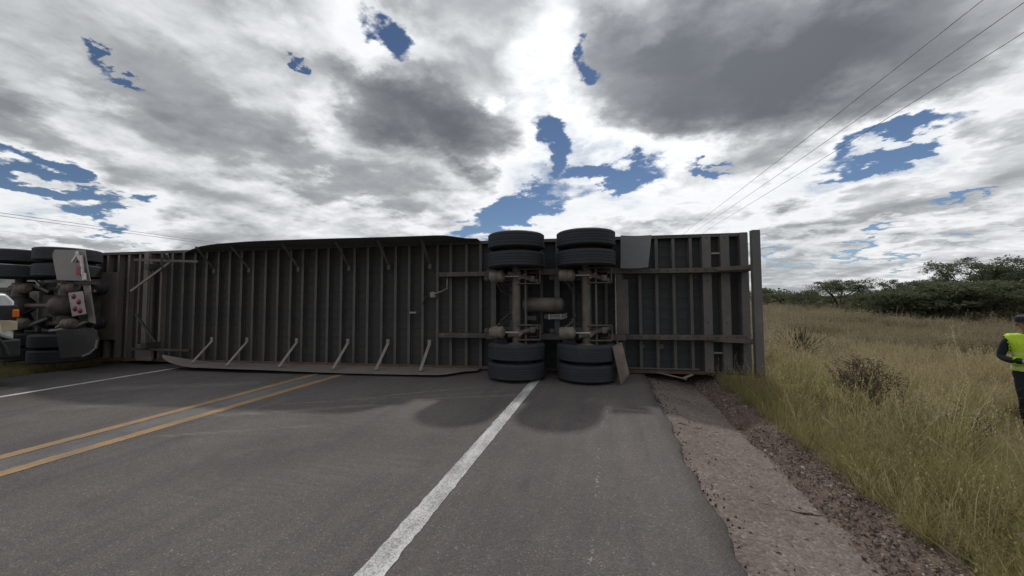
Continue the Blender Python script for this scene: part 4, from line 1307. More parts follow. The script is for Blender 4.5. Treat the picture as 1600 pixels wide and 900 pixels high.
for s in (-1, 1):
    x0, x1 = sorted((s * 0.66, s * (hw + 0.006)))
    MB().prism([(0.012, 0.96), (0.012, 1.10), (-0.20, 1.16), (-0.16, 0.94)], x0, x1, 'x').build('headlight', M['lens'], truck, smooth=0, bevel=0.012)
    x0, x1 = sorted((s * 0.45, s * (hw + 0.008)))
    MB().box(x0, x1, -0.75, 0.004, 1.13, 1.40).build('nose_trim', M['plastic'], truck, smooth=0, bevel=0.02)
    x0, x1 = sorted((s * 0.90, s * (hw + 0.03)))
    MB().box(x0, x1, -0.06, 0.02, 1.18, 1.32).build('corner_lamp', M['amber'], truck, smooth=0, bevel=0.015)
    mr = MB().box(s * (hw + 0.10) - 0.10, s * (hw + 0.10) + 0.10, -1.75, -1.66, 1.70, 1.95).build('mirror', M['plastic'], truck, smooth=0, bevel=0.03)
    MB().bar((s * (hw - 0.02), -1.70, 1.66), (s * (hw + 0.06), -1.70, 1.75), 0.05, 0.04).build('mirror_arm', M['plastic'], mr, smooth=0)
    zz0 = s * hw
    wn = MB().prism([(-1.55, 1.68), (-2.03, 2.04), (-3.2, 2.07), (-3.36, 1.6)], zz0 - 0.005 if s > 0 else zz0 - 0.004, zz0 + 0.004 if s > 0 else zz0 + 0.005, 'x')
    wn.build('side_window', M['glass'], truck, smooth=0)
    MB().box(s * hw - 0.012, s * hw + 0.012, -2.9, -2.72, 1.35, 1.38).build('door_handle', M['plastic'], truck, smooth=0, bevel=0.004)
    # black mudguard lip over the wheel arch
    pts = [(s * (hw + 0.004), -0.60 + 0.50 * math.cos(t), 0.50 + 0.52 * math.sin(t)) for t in np.linspace(0.1, 3.04, 14)]
    MB().tube(pts, 0.03, 8).build('wheel_arch', M['plastic'], truck)
MB().prism([(-1.30, 1.70), (-1.97, 2.10), (-1.99, 2.14), (-1.26, 1.70)], -hw + 0.12, hw - 0.12, 'x').build('windscreen', M['glass'], truck, smooth=0)
ctyre = MB().lathe(tyre_profile(0.26, 0.43), Matrix.Scale(1, 4), 56, closed=True).mesh('tyre', M['tyre'], 30)
crim = MB().lathe([(0.30, -0.1), (0.285, 0.06), (0.302, 0.1), (0.28, 0.105), (0.25, 0.07), (0.12, 0.05), (0.10, 0.09), (0.02, 0.09), (0.02, 0.03), (0.26, 0.03), (0.28, -0.1)], None, 36, closed=True).mesh('rim', M['rim'], 35)
for s in (-1, 1):
    for yy in (-0.60, -4.60):
        w = empty('wheel', Matrix.Translation((s * (hw - 0.12), yy, 0.432)) @ Matrix.Rotation(R(90 * s), 4, 'Y'), truck)
        obj_from_mesh('tyre', ctyre, w)
        obj_from_mesh('rim', crim, w)

# ------------------------------------------------------------------ roadside officer in a high-visibility vest
M['uniform'] = grime('dark_uniform', (0.012, 0.018, 0.022), (0.03, 0.035, 0.035), 0.25, 0.85, scale=9, bump=0.2)
M['skin'] = grime('skin', (0.30, 0.17, 0.11), (0.34, 0.2, 0.14), 0.3, 0.5, scale=9, bump=0.02)
M['glove'] = grime('pale_blue_glove', (0.28, 0.38, 0.50), (0.4, 0.48, 0.55), 0.3, 0.6, scale=20, bump=0.1)
M['cap'] = grime('dark_cap', (0.015, 0.018, 0.024), (0.04, 0.045, 0.05), 0.25, 0.8, scale=12)
M['badge'] = grime('pale_badge', (0.5, 0.48, 0.4), (0.6, 0.57, 0.5), 0.3, 0.4, scale=30, bump=0)


def vest_mat():
    m, q, bs = new_mat('hi_vis_vest')
    co = q.node('ShaderNodeTexCoord').outputs['Object']
    x, y, z = q.xyz(co)
    n = q.noise(co, 14, 5, 0.6)
    c = q.mix(q.range(n, 0.35, 0.65), (0.38, 0.56, 0.018), (0.47, 0.67, 0.03))
    band = None
    for a, b in ((0.965, 0.995), (1.17, 1.20)):
        k = q.m('MULTIPLY', q.m('GREATER_THAN', z, a), q.m('LESS_THAN', z, b))
        band = k if band is None else q.m('MAXIMUM', band, k)
    c = q.mix(band, c, (0.50, 0.52, 0.50))
    zip_ = q.m('LESS_THAN', q.m('ABSOLUTE', x), 0.008)
    c = q.mix(zip_, c, (0.2, 0.3, 0.02))
    q.put(bs.inputs['Base Color'], c)
    bs.inputs['Roughness'].default_value = 0.7
    b = q.node('ShaderNodeBump')
    b.inputs['Strength'].default_value = 0.9
    b.inputs['Distance'].default_value = 0.03
    q.put(b.inputs['Height'], q.noise(q.mapping(co, rot=(0.3, 0.2, 0.1), sc=(9, 9, 3.5)), 1.0, 4, 0.55, 1.2))
    q.put(bs.inputs['Normal'], b.outputs[0])
    return m


M['vest'] = vest_mat()


def skin_body():
    V, E, Rr = [], [], []
    def vtx(p, r, parent=None):
        V.append(p); Rr.append(r if hasattr(r, '__len__') else (r, r))
        i = len(V) - 1
        if parent is not None: E.append((parent, i))
        return i
    pel = vtx((0, 0.01, 0.94), (0.155, 0.155))
    wai = vtx((0, 0.0, 1.08), 0.148, pel)
    rib_ = vtx((0, -0.005, 1.22), 0.158, wai)
    che = vtx((0, 0.0, 1.34), 0.165, rib_)
    nb_ = vtx((0, 0.015, 1.445), 0.085, che)
    nk = vtx((0, 0.0, 1.505), 0.058, nb_)
    jaw = vtx((0, -0.022, 1.555), 0.072, nk)
    hd = vtx((0, -0.012, 1.625), 0.096, jaw)
    vtx((0, -0.002, 1.685), 0.088, hd)
    ends = {}
    for s in (-1, 1):
        shd = vtx((s * 0.165, 0.012, 1.40), 0.078, che)
        sh2 = vtx((s * 0.205, 0.015, 1.36), 0.068, shd)
        ua = vtx((s * 0.245, 0.025, 1.25), 0.056, sh2)
        elb = vtx((s * 0.285, 0.02, 1.13), 0.050, ua)
        if s < 0:
            fa = vtx((s * 0.23, -0.10, 1.09), 0.046, elb)
            wr = vtx((s * 0.115, -0.225, 1.085), 0.033, fa)
            dirv = Vector((0.75, -0.62, 0.05)).normalized()
        else:
            fa = vtx((s * 0.22, -0.11, 1.10), 0.046, elb)
            wr = vtx((s * 0.09, -0.25, 1.12), 0.033, fa)
            dirv = Vector((-0.80, -0.55, 0.10)).normalized()
        Wp = Vector(V[wr])
        side = dirv.cross(Vector((0, 0, 1))).normalized()
        upv = side.cross(dirv)
        pm = vtx(tuple(Wp + dirv * 0.045), (0.030, 0.030), wr)
        pk = vtx(tuple(Wp + dirv * 0.085), (0.034, 0.034), pm)
        P = Vector(V[pk])
        for fi, (off, ln) in enumerate(((0.030, 0.068), (0.010, 0.078), (-0.011, 0.072), (-0.031, 0.056))):
            a = vtx(tuple(P + upv * off + dirv * 0.016), 0.0095, pk)
            b_ = vtx(tuple(P + upv * off + dirv * (0.016 + ln * 0.5) + side * 0.010 * (1 if s < 0 else -1)), 0.0088, a)
            vtx(tuple(P + upv * off * 0.95 + dirv * (0.016 + ln * 0.85) + side * 0.032 * (1 if s < 0 else -1)), 0.0078, b_)
        t1 = vtx(tuple(Wp + dirv * 0.062 + upv * 0.045), 0.0105, pm)
        vtx(tuple(Wp + dirv * 0.105 + upv * 0.058 + side * 0.012), 0.0095, t1)
        hip = vtx((s * 0.095, 0.012, 0.86), 0.108, pel)
        th = vtx((s * 0.108, 0.0, 0.70), 0.095, hip)
        kn = vtx((s * 0.118, -0.018, 0.49), 0.068, th)
        cf = vtx((s * 0.122, 0.012, 0.33), 0.066, kn)
        an = vtx((s * 0.126, 0.03, 0.10), 0.050, cf)
        hl = vtx((s * 0.127, 0.025, 0.055), 0.050, an)
        vtx((s * 0.145, -0.12, 0.04), 0.038, hl)
    me = bpy.data.meshes.new('person_skeleton')
    me.from_pydata(V, E, [])
    o = bpy.data.objects.new('person_skeleton', me)
    COL.objects.link(o)
    sk = o.modifiers.new('skin', 'SKIN')
    sk.use_smooth_shade = True
    for i, r in enumerate(Rr):
        me.skin_vertices[0].data[i].radius = r
        me.skin_vertices[0].data[i].use_root = (i == 0)
    ss = o.modifiers.new('sub', 'SUBSURF'); ss.levels = ss.render_levels = 2
    dg = bpy.context.evaluated_depsgraph_get()
    out = bpy.data.meshes.new_from_object(o.evaluated_get(dg))
    bpy.data.objects.remove(o)
    return out


pm_ = skin_body()
bm = bmesh.new(); bm.from_mesh(pm_)
for q_ in bm.verts:
    c = q_.co
    if 0.80 < c.z < 1.47 and abs(c.x) < 0.20 and c.y > -0.19:
        k_ = min(1, (1.47 - c.z) / 0.06) * min(1, (c.z - 0.80) / 0.08)
        c.x *= 1 + 0.10 * k_; c.y *= 1 - 0.24 * k_
    # face: brow, nose, chin
    if c.z > 1.53 and c.y < -0.06:
        n_ = math.exp(-(c.x / 0.018) ** 2 - ((c.z - 1.600) / 0.022) ** 2)
        c.y -= 0.026 * n_
        for s in (-1, 1):
            c.y += 0.010 * math.exp(-((c.x - s * 0.034) / 0.018) ** 2 - ((c.z - 1.632) / 0.014) ** 2)
        c.y -= 0.006 * math.exp(-(c.x / 0.03) ** 2 - ((c.z - 1.562) / 0.010) ** 2)
bm.normal_update()
vest_bm = bm.copy()
bm.to_mesh(pm_); bm.free()
pm_.name = 'person'
pm_.materials.clear()
for k_ in ('uniform', 'skin', 'glove', 'plastic'): pm_.materials.append(M[k_])
for p_ in pm_.polygons:
    c = p_.center
    i = 0
    if c.z > 1.475: i = 1
    elif c.z > 0.95 and c.y < -0.215 and abs(c.x) < 0.14: i = 2
    elif c.z < 0.13: i = 3
    p_.material_index = i
heading = math.atan2(-0.45, -0.89)           # faces the road, half towards the camera
person = obj_from_mesh('person', pm_)
px0, py0 = 6.17, 7.23
person.matrix_world = Matrix.Translation((px0, py0, float(ground_z(px0, py0)) + 0.01)) @ Matrix.Rotation(math.atan2(0.62, 1.0) * -1 + 0.1, 4, 'Z') @ Matrix.Rotation(R(-3.5), 4, 'Y')
tag(person, 'person in dark uniform and yellow green vest standing in the grass at the right', 'person')
for co_, no_ in (((0, 0, 0.93), (0, 0, -1)), ((0, 0, 1.468), (0, 0, 1)), ((0.212, 0, 0), (1, 0, 0)), ((-0.212, 0, 0), (-1, 0, 0)), ((0, -0.168, 0), (0, -1, 0))):
    bmesh.ops.bisect_plane(vest_bm, geom=vest_bm.verts[:] + vest_bm.edges[:] + vest_bm.faces[:], plane_co=co_, plane_no=no_, clear_outer=True)
vest_bm.normal_update()
for q_ in vest_bm.verts: q_.co += q_.normal * 0.02
vm = bpy.data.meshes.new('hi_vis_vest'); vest_bm.to_mesh(vm); vest_bm.free()
vm.materials.clear(); vm.materials.append(M['vest']); vm.shade_smooth()
vo = obj_from_mesh('hi_vis_vest', vm, person)
so = vo.modifiers.new('cloth', 'SOLIDIFY'); so.thickness = 0.008
cp = MB().lathe([(0.103, 1.655), (0.107, 1.672), (0.108, 1.70), (0.10, 1.735), (0.07, 1.758), (0.02, 1.765)], Matrix.Translation((0, -0.004, 0)), 28).build('cap', M['cap'], person)
vz = MB().prism([(0.085 * math.cos(t), -0.06 - 0.125 * math.sin(t)) for t in np.linspace(0, math.pi, 14)], 1.660, 1.667).build('visor', M['cap'], cp, smooth=30)
MB().lathe([(0.022, 0), (0.018, 0.006)], Matrix.Translation((0, -0.108, 1.705)) @ Matrix.Rotation(R(90), 4, 'X'), 14).build('badge', M['badge'], cp)
for s in (-1, 1):
    MB().lathe([(0.0, 0.012), (0.008, 0.009), (0.012, 0.0)][::-1], Matrix.Translation((s * 0.034, -0.088, 1.632)) @ Matrix.Rotation(R(90), 4, 'X'), 12).build('eye', M['plastic'], person)
    MB().lathe([(0.012, -0.012), (0.026, 0.0), (0.012, 0.012)], Matrix.Translation((s * 0.098, 0.0, 1.62)) @ Matrix.Rotation(R(80), 4, 'Y') @ Matrix.Scale(1.5, 4, (1, 0, 0)), 14).build('ear', M['skin'], person)
MB().lathe([(0.150, 0.985), (0.155, 1.0), (0.155, 1.02), (0.150, 1.03)], Matrix.Scale(0.80, 4, (0, 1, 0)), 32).build('belt', M['plastic'], person)


# ------------------------------------------------------------------ grass (stuff)
M['grass_green'] = leaf_mat('grass_green', (0.30, 0.27, 0.12), (0.42, 0.35, 0.20), 0.5, tint=(0.21, 0.20, 0.09))
M['grass_dry'] = leaf_mat('grass_dry', (0.40, 0.335, 0.175), (0.39, 0.325, 0.205), 0.5, tint=(0.48, 0.415, 0.29))
M['weed_brown'] = leaf_mat('weed_brown', (0.25, 0.215, 0.12), (0.27, 0.22, 0.15), 0.45, tint=(0.17, 0.165, 0.09))


def blades(seed, n, h, spread, lean, w, head=0.0, hmin=0.5, curl=0.35):
    """a tuft of tapering, bent blades; head > 0 puts a seed plume on each"""
    r = np.random.default_rng(seed)
    v, f_ = [], []
    for _ in range(n):
        a = r.uniform(0, 6.283)
        rad = spread * math.sqrt(r.random())
        bx, by = rad * math.cos(a), rad * math.sin(a)
        hh = h * r.uniform(hmin, 1)
        la = r.uniform(0, 6.283)
        ln = lean * r.uniform(0.2, 1)
        lx, ly = math.cos(la) * ln + 0.3 * bx / max(spread, .01) * lean, math.sin(la) * ln + 0.3 * by / max(spread, .01) * lean
        sx, sy = -math.sin(la), math.cos(la)
        ww = w * r.uniform(0.6, 1.2)
        b0 = len(v)
        seg = 3
        for i in range(seg + 1):
            t = i / seg
            k = t + curl * t * t
            cx, cy, cz = bx + lx * hh * k * t, by + ly * hh * k * t, hh * (t - 0.18 * ln * t * t)
            wd = ww * (1 - t) ** 0.7 + 0.0008
            v += [(cx - sx * wd, cy - sy * wd, cz), (cx + sx * wd, cy + sy * wd, cz)]
        for i in range(seg):
            f_.append((b0 + 2 * i, b0 + 2 * i + 1, b0 + 2 * i + 3, b0 + 2 * i + 2))
        if head and r.random() < head:
            tx, ty, tz = v[-1]
            for q_ in range(7):
                b1 = len(v)
                hz = tz - 0.10 * h * q_ / 3 + 0.05 * h
                aa = r.uniform(0, 6.28)
                L = 0.010 + 0.012 * r.random()
                dx_, dy_ = math.cos(aa) * L, math.sin(aa) * L
                v += [(tx, ty, hz), (tx + dx_ * 0.6 - dy_ * 0.25, ty + dy_ * 0.6 + dx_ * 0.25, hz + 0.009), (tx + dx_, ty + dy_, hz + 0.03), (tx + dx_ * 0.4 + dy_ * 0.2, ty + dy_ * 0.4 - dx_ * 0.2, hz + 0.02)]
                f_.append((b1, b1 + 1, b1 + 2, b1 + 3))
    return v, f_


def weed(seed, h, n):
    """branching dry weed with small leaves"""
    r = np.random.default_rng(seed)
    v, f_ = [], []
    for _ in range(n):
        a = r.uniform(0, 6.28); ln = r.uniform(0.1, 0.55); hh = h * r.uniform(0.55, 1)
        p0 = np.array([r.normal(0, 0.04), r.normal(0, 0.04), 0])
        p1 = p0 + np.array([math.cos(a) * ln * hh, math.sin(a) * ln * hh, hh])
        s = np.array([-math.sin(a), math.cos(a), 0]) * 0.005
        b = len(v); v += [tuple(p0 - s), tuple(p0 + s), tuple(p1 + s * 0.4), tuple(p1 - s * 0.4)]; f_.append((b, b + 1, b + 2, b + 3))
        for _ in range(16):
            t = r.uniform(0.3, 1.0)
            c = p0 * (1 - t) + p1 * t + r.normal(0, 0.045 * h, 3)
            u1 = r.normal(0, 1, 3); u1 /= np.linalg.norm(u1)
            u2 = np.cross(u1, r.normal(0, 1, 3)); u2 /= np.linalg.norm(u2)
            L, W_ = 0.022 * r.uniform(0.7, 1.6), 0.010 * r.uniform(0.7, 1.5)
            b = len(v); v += [tuple(c - u1 * L), tuple(c - u2 * W_), tuple(c + u1 * L), tuple(c + u2 * W_)]; f_.append((b, b + 1, b + 2, b + 3))
    return v, f_


pro = []
for i in range(4): pro.append(mesh_from_arrays('tuft', *blades(i, 34, 0.42, 0.10, 0.75, 0.0036), M['grass_green']))
for i in range(3): pro.append(mesh_from_arrays('tuft', *blades(10 + i, 26, 0.62, 0.10, 0.55, 0.0034, 0.25), M['grass_green']))
for i in range(3): pro.append(mesh_from_arrays('tuft', *blades(20 + i, 28, 0.62, 0.12, 0.55, 0.0036, 0.5), M['grass_dry']))
for i in range(3): pro.append(mesh_from_arrays('tuft', *weed(30 + i, 0.75, 14), M['weed_brown']))
for i in range(2): pro.append(mesh_from_arrays('tuft', *blades(40 + i, 6, 1.0, 0.08, 0.35, 0.003, 1.0, 0.7), M['grass_dry']))
GC = proto_collection('grass_tufts', pro)

TBI = TB.inverted()


def clear_of_trailer(x, y):
    lx = TBI[0][0] * x + TBI[0][1] * y + TBI[0][3]
    ly = TBI[1][0] * x + TBI[1][1] * y + TBI[1][3]
    return ~((lx > -16.3) & (lx < 0.03) & (ly > -0.05) & (ly < 2.85))


def field(xr, yr_, dens, scl):
    n = int((xr[1] - xr[0]) * (yr_[1] - yr_[0]) * dens)
    return rng.uniform(*xr, n), rng.uniform(*yr_, n), np.full(n, scl)


P = [field((1.88, 12), (-0.5, 9), 120, 1.0), field((1.95, 20), (9, 20), 60, 1.05), field((2, 45), (20, 42), 20, 1.15), field((2, 90), (42, 100), 4.0, 1.6)]
x = np.concatenate([p[0] for p in P]); y = np.concatenate([p[1] for p in P]); s = np.concatenate([p[2] for p in P])
azm = np.degrees(np.arctan2(x, y))
rr = np.hypot(x, y)
keep = (azm > 6) & ((azm < 56) | (rr < 4)) & clear_of_trailer(x, y)
x, y, s, rr = x[keep], y[keep], s[keep], rr[keep]
patch = 0.5 + 0.5 * np.clip(wave(x * 0.35 + 3, y * 0.35) * 0.7 + 0.35 * wave(x * 1.3, y * 1.2), -1, 1)
edge = np.clip((x - 1.85) / 1.2, 0, 1)
tint = np.clip((rr - 6.0) / 9 + (patch - 0.5) * 0.9 + rng.normal(0, 0.15, len(x)), 0, 1)
u = rng.random(len(x))
pd = np.clip(0.12 + (rr - 4) / 11 + (patch - 0.5) * 0.8, 0.04, 0.75)       # chance of a dry tuft
pw = np.clip((rr - 13) / 14 + (patch - 0.55) * 0.25, 0.012, 0.42)           # chance of a weed
idx = np.where(u < pw, rng.integers(10, 13, len(x)), np.where(u < pw + pd * (1 - pw), rng.integers(7, 10, len(x)), np.where(rng.random(len(x)) < 0.35, rng.integers(4, 7, len(x)), rng.integers(0, 4, len(x)))))
idx = np.where(rng.random(len(x)) < 0.035, rng.integers(13, 15, len(x)), idx)
edge_s = 0.55 + 0.45 * edge
sz = s * edge_s * rng.uniform(0.65, 1.25, len(x)) * (0.85 + 0.35 * patch)
# trodden down where the officer came through
tp = np.clip((x * px0 + y * py0) / (px0 ** 2 + py0 ** 2), 0.62, 1.03)
near_p = np.hypot(x - tp * px0, y - tp * py0) < 0.5
sz = np.where(near_p, sz * 0.42, sz)
# taller, darker weeds in drifts
drift = (np.sin(x * 0.9 + 2.1 * np.sin(y * 0.5)) * np.sin(y * 0.62 + x * 0.21) > 0.30) & (rr > 12) & (rr < 34)
idx = np.where(drift & (rng.random(len(x)) < 0.6), rng.integers(10, 13, len(x)), idx)
sz = np.where(drift, sz * 1.3, sz)
# heavy clumps here and there, and an overhanging fringe along the gravel
clump = (np.sin(x * 2.9 + 1.7 * np.sin(y * 1.9)) * np.sin(y * 2.3 + 1.1 * np.sin(x * 1.6)) > 0.42) & (rr < 16) & ~near_p
sz = np.where(clump, sz * 1.08, sz * 0.80)
idx = np.where(clump & (rng.random(len(x)) < 0.5), rng.integers(4, 7, len(x)), idx)
fringe = (x < 2.5) & (rng.random(len(x)) < 0.55)
sz = np.where(fringe, sz * 1.2, sz)
rot = np.stack([rng.normal(0, 0.14, len(x)), rng.normal(0, 0.14, len(x)) - np.where(fringe, 0.35, 0.0), rng.uniform(0, 6.28, len(x))], -1)
zb = np.where(x < 2.15, np.interp(x, [1.75, 1.95, 2.15], [-0.13, -0.12, -0.2]), ground_z(x, y)) - 0.02
scatter('field_grass', np.stack([x, y, zb], -1), rot, sz, idx, tint, GC, 'yellow green grass turning to dry brown weeds away from the road')
print('grass tufts', len(x))
# far verge under the tractor
n = 5000
x = rng.uniform(-22, -11.22, n); y = rng.uniform(3.0, 13, n)
keep = clear_of_trailer(x, y) | (rng.random(n) < 0.3)
x, y = x[keep], y[keep]
n = len(x)
scatter('verge_grass', np.stack([x, y, ground_z(x, y) - 0.01], -1), np.stack([np.zeros(n), np.zeros(n), rng.uniform(0, 6.28, n)], -1), rng.uniform(0.35, 0.8, n) * np.clip((-11.15 - x) * 1.2, 0.35, 1),
        rng.integers(0, 6, n), rng.uniform(0, 0.5, n), GC, 'short green grass on the far verge below the tractor unit')

# ------------------------------------------------------------------ trees and bushes
M['bark'] = grime('bark', (0.07, 0.055, 0.043), (0.13, 0.105, 0.085), 0.4, 0.95, scale=7, bump=0.5)
M['leaf_dark'] = leaf_mat('leaf_dark', (0.095, 0.125, 0.070), (0.14, 0.16, 0.095), 0.38, 0.8)
M['leaf_olive'] = leaf_mat('leaf_olive', (0.11, 0.13, 0.072), (0.15, 0.16, 0.095), 0.38, 0.8)
M['leaf_bush'] = leaf_mat('leaf_bush', (0.115, 0.095, 0.065), (0.17, 0.135, 0.10), 0.3, 3.0)
M['leaf_yucca'] = leaf_mat('leaf_yucca', (0.075, 0.085, 0.045), (0.10, 0.105, 0.06), 0.2, 3.0)


def leaves_at(r, centres, radii, per, size, flat=0.6):
    out_v, out_f = [], []
    C = np.repeat(np.asarray(centres), per, 0)
    Rd = np.repeat(np.asarray(radii), per)
    n = len(C)
    d_ = r.normal(0, 1, (n, 3)); d_ /= np.linalg.norm(d_, axis=1)[:, None]
    rad = Rd * r.random(n) ** 0.45
    c = C + d_ * rad[:, None] * np.array([1, 1, flat])
    u1 = r.normal(0, 1, (n, 3)); u1[:, 2] *= 0.6; u1 /= np.linalg.norm(u1, axis=1)[:, None]
    u2 = np.cross(u1, r.normal(0, 1, (n, 3))); u2 /= np.linalg.norm(u2, axis=1)[:, None]
    L = size * r.uniform(0.6, 1.4, n)[:, None]
    v = np.stack([c - u1 * L, c - u2 * L * 0.45, c + u1 * L, c + u2 * L * 0.45], 1).reshape(-1, 3)
    f_ = np.arange(4 * n).reshape(-1, 4)
    return v, f_


def make_tree(seed, h, w, low=0.25, nclump=110, per=55, leaf=0.085, open_=0.0, limbs=6):
    """multi-stemmed thorn tree: trunk and limbs, layered clumps of small leaves"""
    r = np.random.default_rng(seed)
    mb = MB()
    tips = []
    th = h * r.uniform(0.16, 0.24)
    mb.tube([(0, 0, -0.4), (0.05, 0.02, th * 0.5), (0.08, -0.03, th)], [0.17, 0.14, 0.12], 9)
    for i in range(limbs):
        a = 6.283 * i / limbs + r.uniform(-0.4, 0.4)
        reach = w * 0.5 * r.uniform(0.55, 0.95)
        top = h * r.uniform(0.66, 0.94)
        p0 = Vector((0.06, 0, th * r.uniform(0.7, 1)))
        p3 = Vector((math.cos(a) * reach, math.sin(a) * reach, top))
        m1 = p0.lerp(p3, 0.4) + Vector((r.normal(0, .15), r.normal(0, .15), 0.08 * h))
        m2 = p0.lerp(p3, 0.75) + Vector((r.normal(0, .15), r.normal(0, .15), 0.06 * h))
        mb.tube([p0, m1, m2, p3], [0.085, 0.06, 0.035, 0.012], 7)
        tips += [p3, m2]
        for k in range(4):
            t = r.uniform(0.35, 0.95)
            b0 = m1.lerp(p3, t)
            e = b0 + Vector((r.normal(0, 0.13 * w), r.normal(0, 0.13 * w), r.uniform(-0.05, 0.2) * h))
            e.z = min(e.z, h)
            mb.tube([b0, b0.lerp(e, 0.5) + Vector((0, 0, 0.04 * h)), e], [0.03, 0.018, 0.007], 5)
            tips.append(e)
    cen, rad = [], []
    for t in tips:
        cen.append(tuple(t)); rad.append(r.uniform(0.28, 0.55) * w / 5)
    while len(cen) < nclump:
        a = r.uniform(0, 6.283)
        q = math.sqrt(r.random())
        zz = low + (1 - low) * r.random() ** 0.75
        prof = math.sin(math.pi * min(1, 0.22 + 0.70 * zz)) ** 0.65 if zz > 0.4 else 0.9
        c = (math.cos(a) * q * w * 0.5 * prof, math.sin(a) * q * w * 0.5 * prof, h * zz * (1.0 - 0.20 * q * q))
        if r.random() < open_: continue
        cen.append(c); rad.append(r.uniform(0.25, 0.55) * w / 5)
    v, f_ = leaves_at(r, cen, rad, per, leaf, 0.55)
    return mb, mesh_from_arrays('crown', v, f_, None)


def pix(px, D):
    """spot in the field seen at that bearing, D metres off"""
    a = math.atan((px - 800) / 580.0) - R(14.2)
    return D * math.sin(a), D * math.cos(a)


kinds = []
for sd, h, w, low, nc, op, lf_ in ((1, 4.6, 5.6, 0.10, 150, 0.0, 'leaf_dark'), (2, 4.2, 5.4, 0.12, 140, 0.0, 'leaf_olive'), (3, 4.9, 5.0, 0.62, 44, 0.3, 'leaf_dark'), (4, 3.4, 6.2, 0.06, 150, 0.0, 'leaf_dark'), (5, 2.2, 4.0, 0.02, 80, 0.0, 'leaf_olive')):
    mbt, cr = make_tree(sd, h, w, low, int(nc * 1.15), 100, 0.058, op)
    cr.materials.append(M[lf_])
    kinds.append((mbt.mesh('trunk', M['bark'], 40), cr, h, w))

TREES = [  # bearing as column, skyline row, depth along the view, kind, width factor, label
    (1398, 434, 27, 2, 0.95, 'spindly olive thorn tree standing first beside the gap in the row of trees'),
    (1428, 438, 29, 1, 1.0, 'olive thorn tree with a rounded crown second in the row'),
    (1470, 431, 30, 0, 1.0, 'dark thorn tree with a dense crown right of the rounded olive one'),
    (1514, 399, 26, 2, 1.05, 'tall open thorn tree whose flat bare-branched top rises above its neighbours'),
    (1556, 421, 28, 0, 1.0, 'dark dense tree behind the officer at the right edge of the picture'),
    (1592, 400, 25, 2, 1.0, 'open thorn tree cut by the right edge of the picture above the officer'),
    (1640, 405, 26, 3, 1.1, 'broad dark tree just beyond the right edge'),
    (1312, 437, 40, 1, 1.5, 'low rounded dark tree standing alone left of the taller row'),
    (1258, 455, 46, 3, 1.0, 'low spreading dark tree left of the rounded one'),
    (1195, 450, 55, 0, 0.6, 'small far tree peeping out right beside the trailer end'),
    (1362, 457, 34, 4, 1.1, 'olive scrub bush filling the gap before the taller trees'),
    (1415, 450, 24, 4, 1.3, 'olive scrub bush in front of the spindly olive tree'),
    (1452, 446, 23, 4, 1.3, 'olive scrub bush in front of the dense dark thorn tree'),
    (1500, 444, 22, 4, 1.4, 'olive scrub bush under the tall open thorn tree'),
    (1550, 442, 21, 4, 1.4, 'olive scrub bush left of the officer, below the dark tree'),
    (1228, 459, 52, 4, 1.3, 'far low scrub bush near the trailer end on the skyline'),
]
for px, row, Zd, k, wf, lab in TREES:
    tm, cm_, h0, w0 = kinds[k]
    xx, yy = pix(px, Zd / math.cos(math.atan((px - 800) / 580.0)))
    gz = float(ground_z(xx, yy))
    h = CAM_H + (466.5 - 0.0105 * (px - 800) - row) / 580.0 * Zd - gz
    sc3 = h / h0 * (1.0 if k == 2 else 1.04)
    nm = 'scrub_bush' if k == 4 else 'thorn_tree'
    o = empty(nm, Matrix.Translation((xx, yy, gz - 0.05)) @ Matrix.Rotation(rng.uniform(0, 6.28), 4, 'Z') @ Matrix.Diagonal((sc3 * wf, sc3 * wf, sc3, 1)))
    tag(o, lab, 'bush' if k == 4 else 'tree', 'scrub bushes at the field edge' if k == 4 else 'thorn trees beyond the field')
    obj_from_mesh('trunk', tm, o)
    obj_from_mesh('crown', cm_, o)

# a far belt of scrub that reads as one dark mass
r_ = np.random.default_rng(5)
cen, rad = [], []
for _ in range(900):
    a = R(r_.uniform(2, 75)); D = r_.uniform(75, 150)
    xx, yy = D * math.sin(a), D * math.cos(a)
    if xx < 9: continue
    cen.append((xx, yy, float(ground_z(xx, yy)) + r_.uniform(0.2, 2.6) * (0.7 + 0.4 * math.sin(a * 23)))); rad.append(r_.uniform(0.9, 2.0))
v, f_ = leaves_at(r_, cen, rad, 60, 0.24, 0.6)
fs = obj_from_mesh('far_scrub', mesh_from_arrays('far_scrub', v, f_, M['leaf_dark']))
tag(fs, 'dark belt of scrub along the horizon', kind='stuff')

# the dry twiggy bush standing in the grass
def twig_bush(seed, h, w, nst, per, mat, leaf=0.016):
    r = np.random.default_rng(seed)
    mb = MB(); cen = []
    for i in range(nst):
        a = r.uniform(0, 6.28); reach = w * 0.5 * math.sqrt(r.random())
        p0 = Vector((r.normal(0, .04), r.normal(0, .04), -0.05)); p2 = Vector((math.cos(a) * reach, math.sin(a) * reach, h * r.uniform(0.55, 1) * (1 - 0.25 * (2 * reach / w) ** 2)))
        pm = p0.lerp(p2, 0.5) + Vector((r.normal(0, .05), r.normal(0, .05), 0.05))
        mb.tube([p0, pm, p2], [0.008, 0.006, 0.003], 4)
        for k in range(5):
            b = pm.lerp(p2, r.uniform(0, 1)); e = b + Vector((r.normal(0, .09), r.normal(0, .09), r.uniform(0, 0.14)))
            mb.tube([b, e], [0.004, 0.002], 3)
            cen.append(tuple(e))
        cen.append(tuple(p2))
    v, f_ = leaves_at(r, cen, [0.055] * len(cen), per, leaf, 1.0)
    return mb.mesh('stems', M['bark'], 0), mesh_from_arrays('leaves', v, f_, mat)


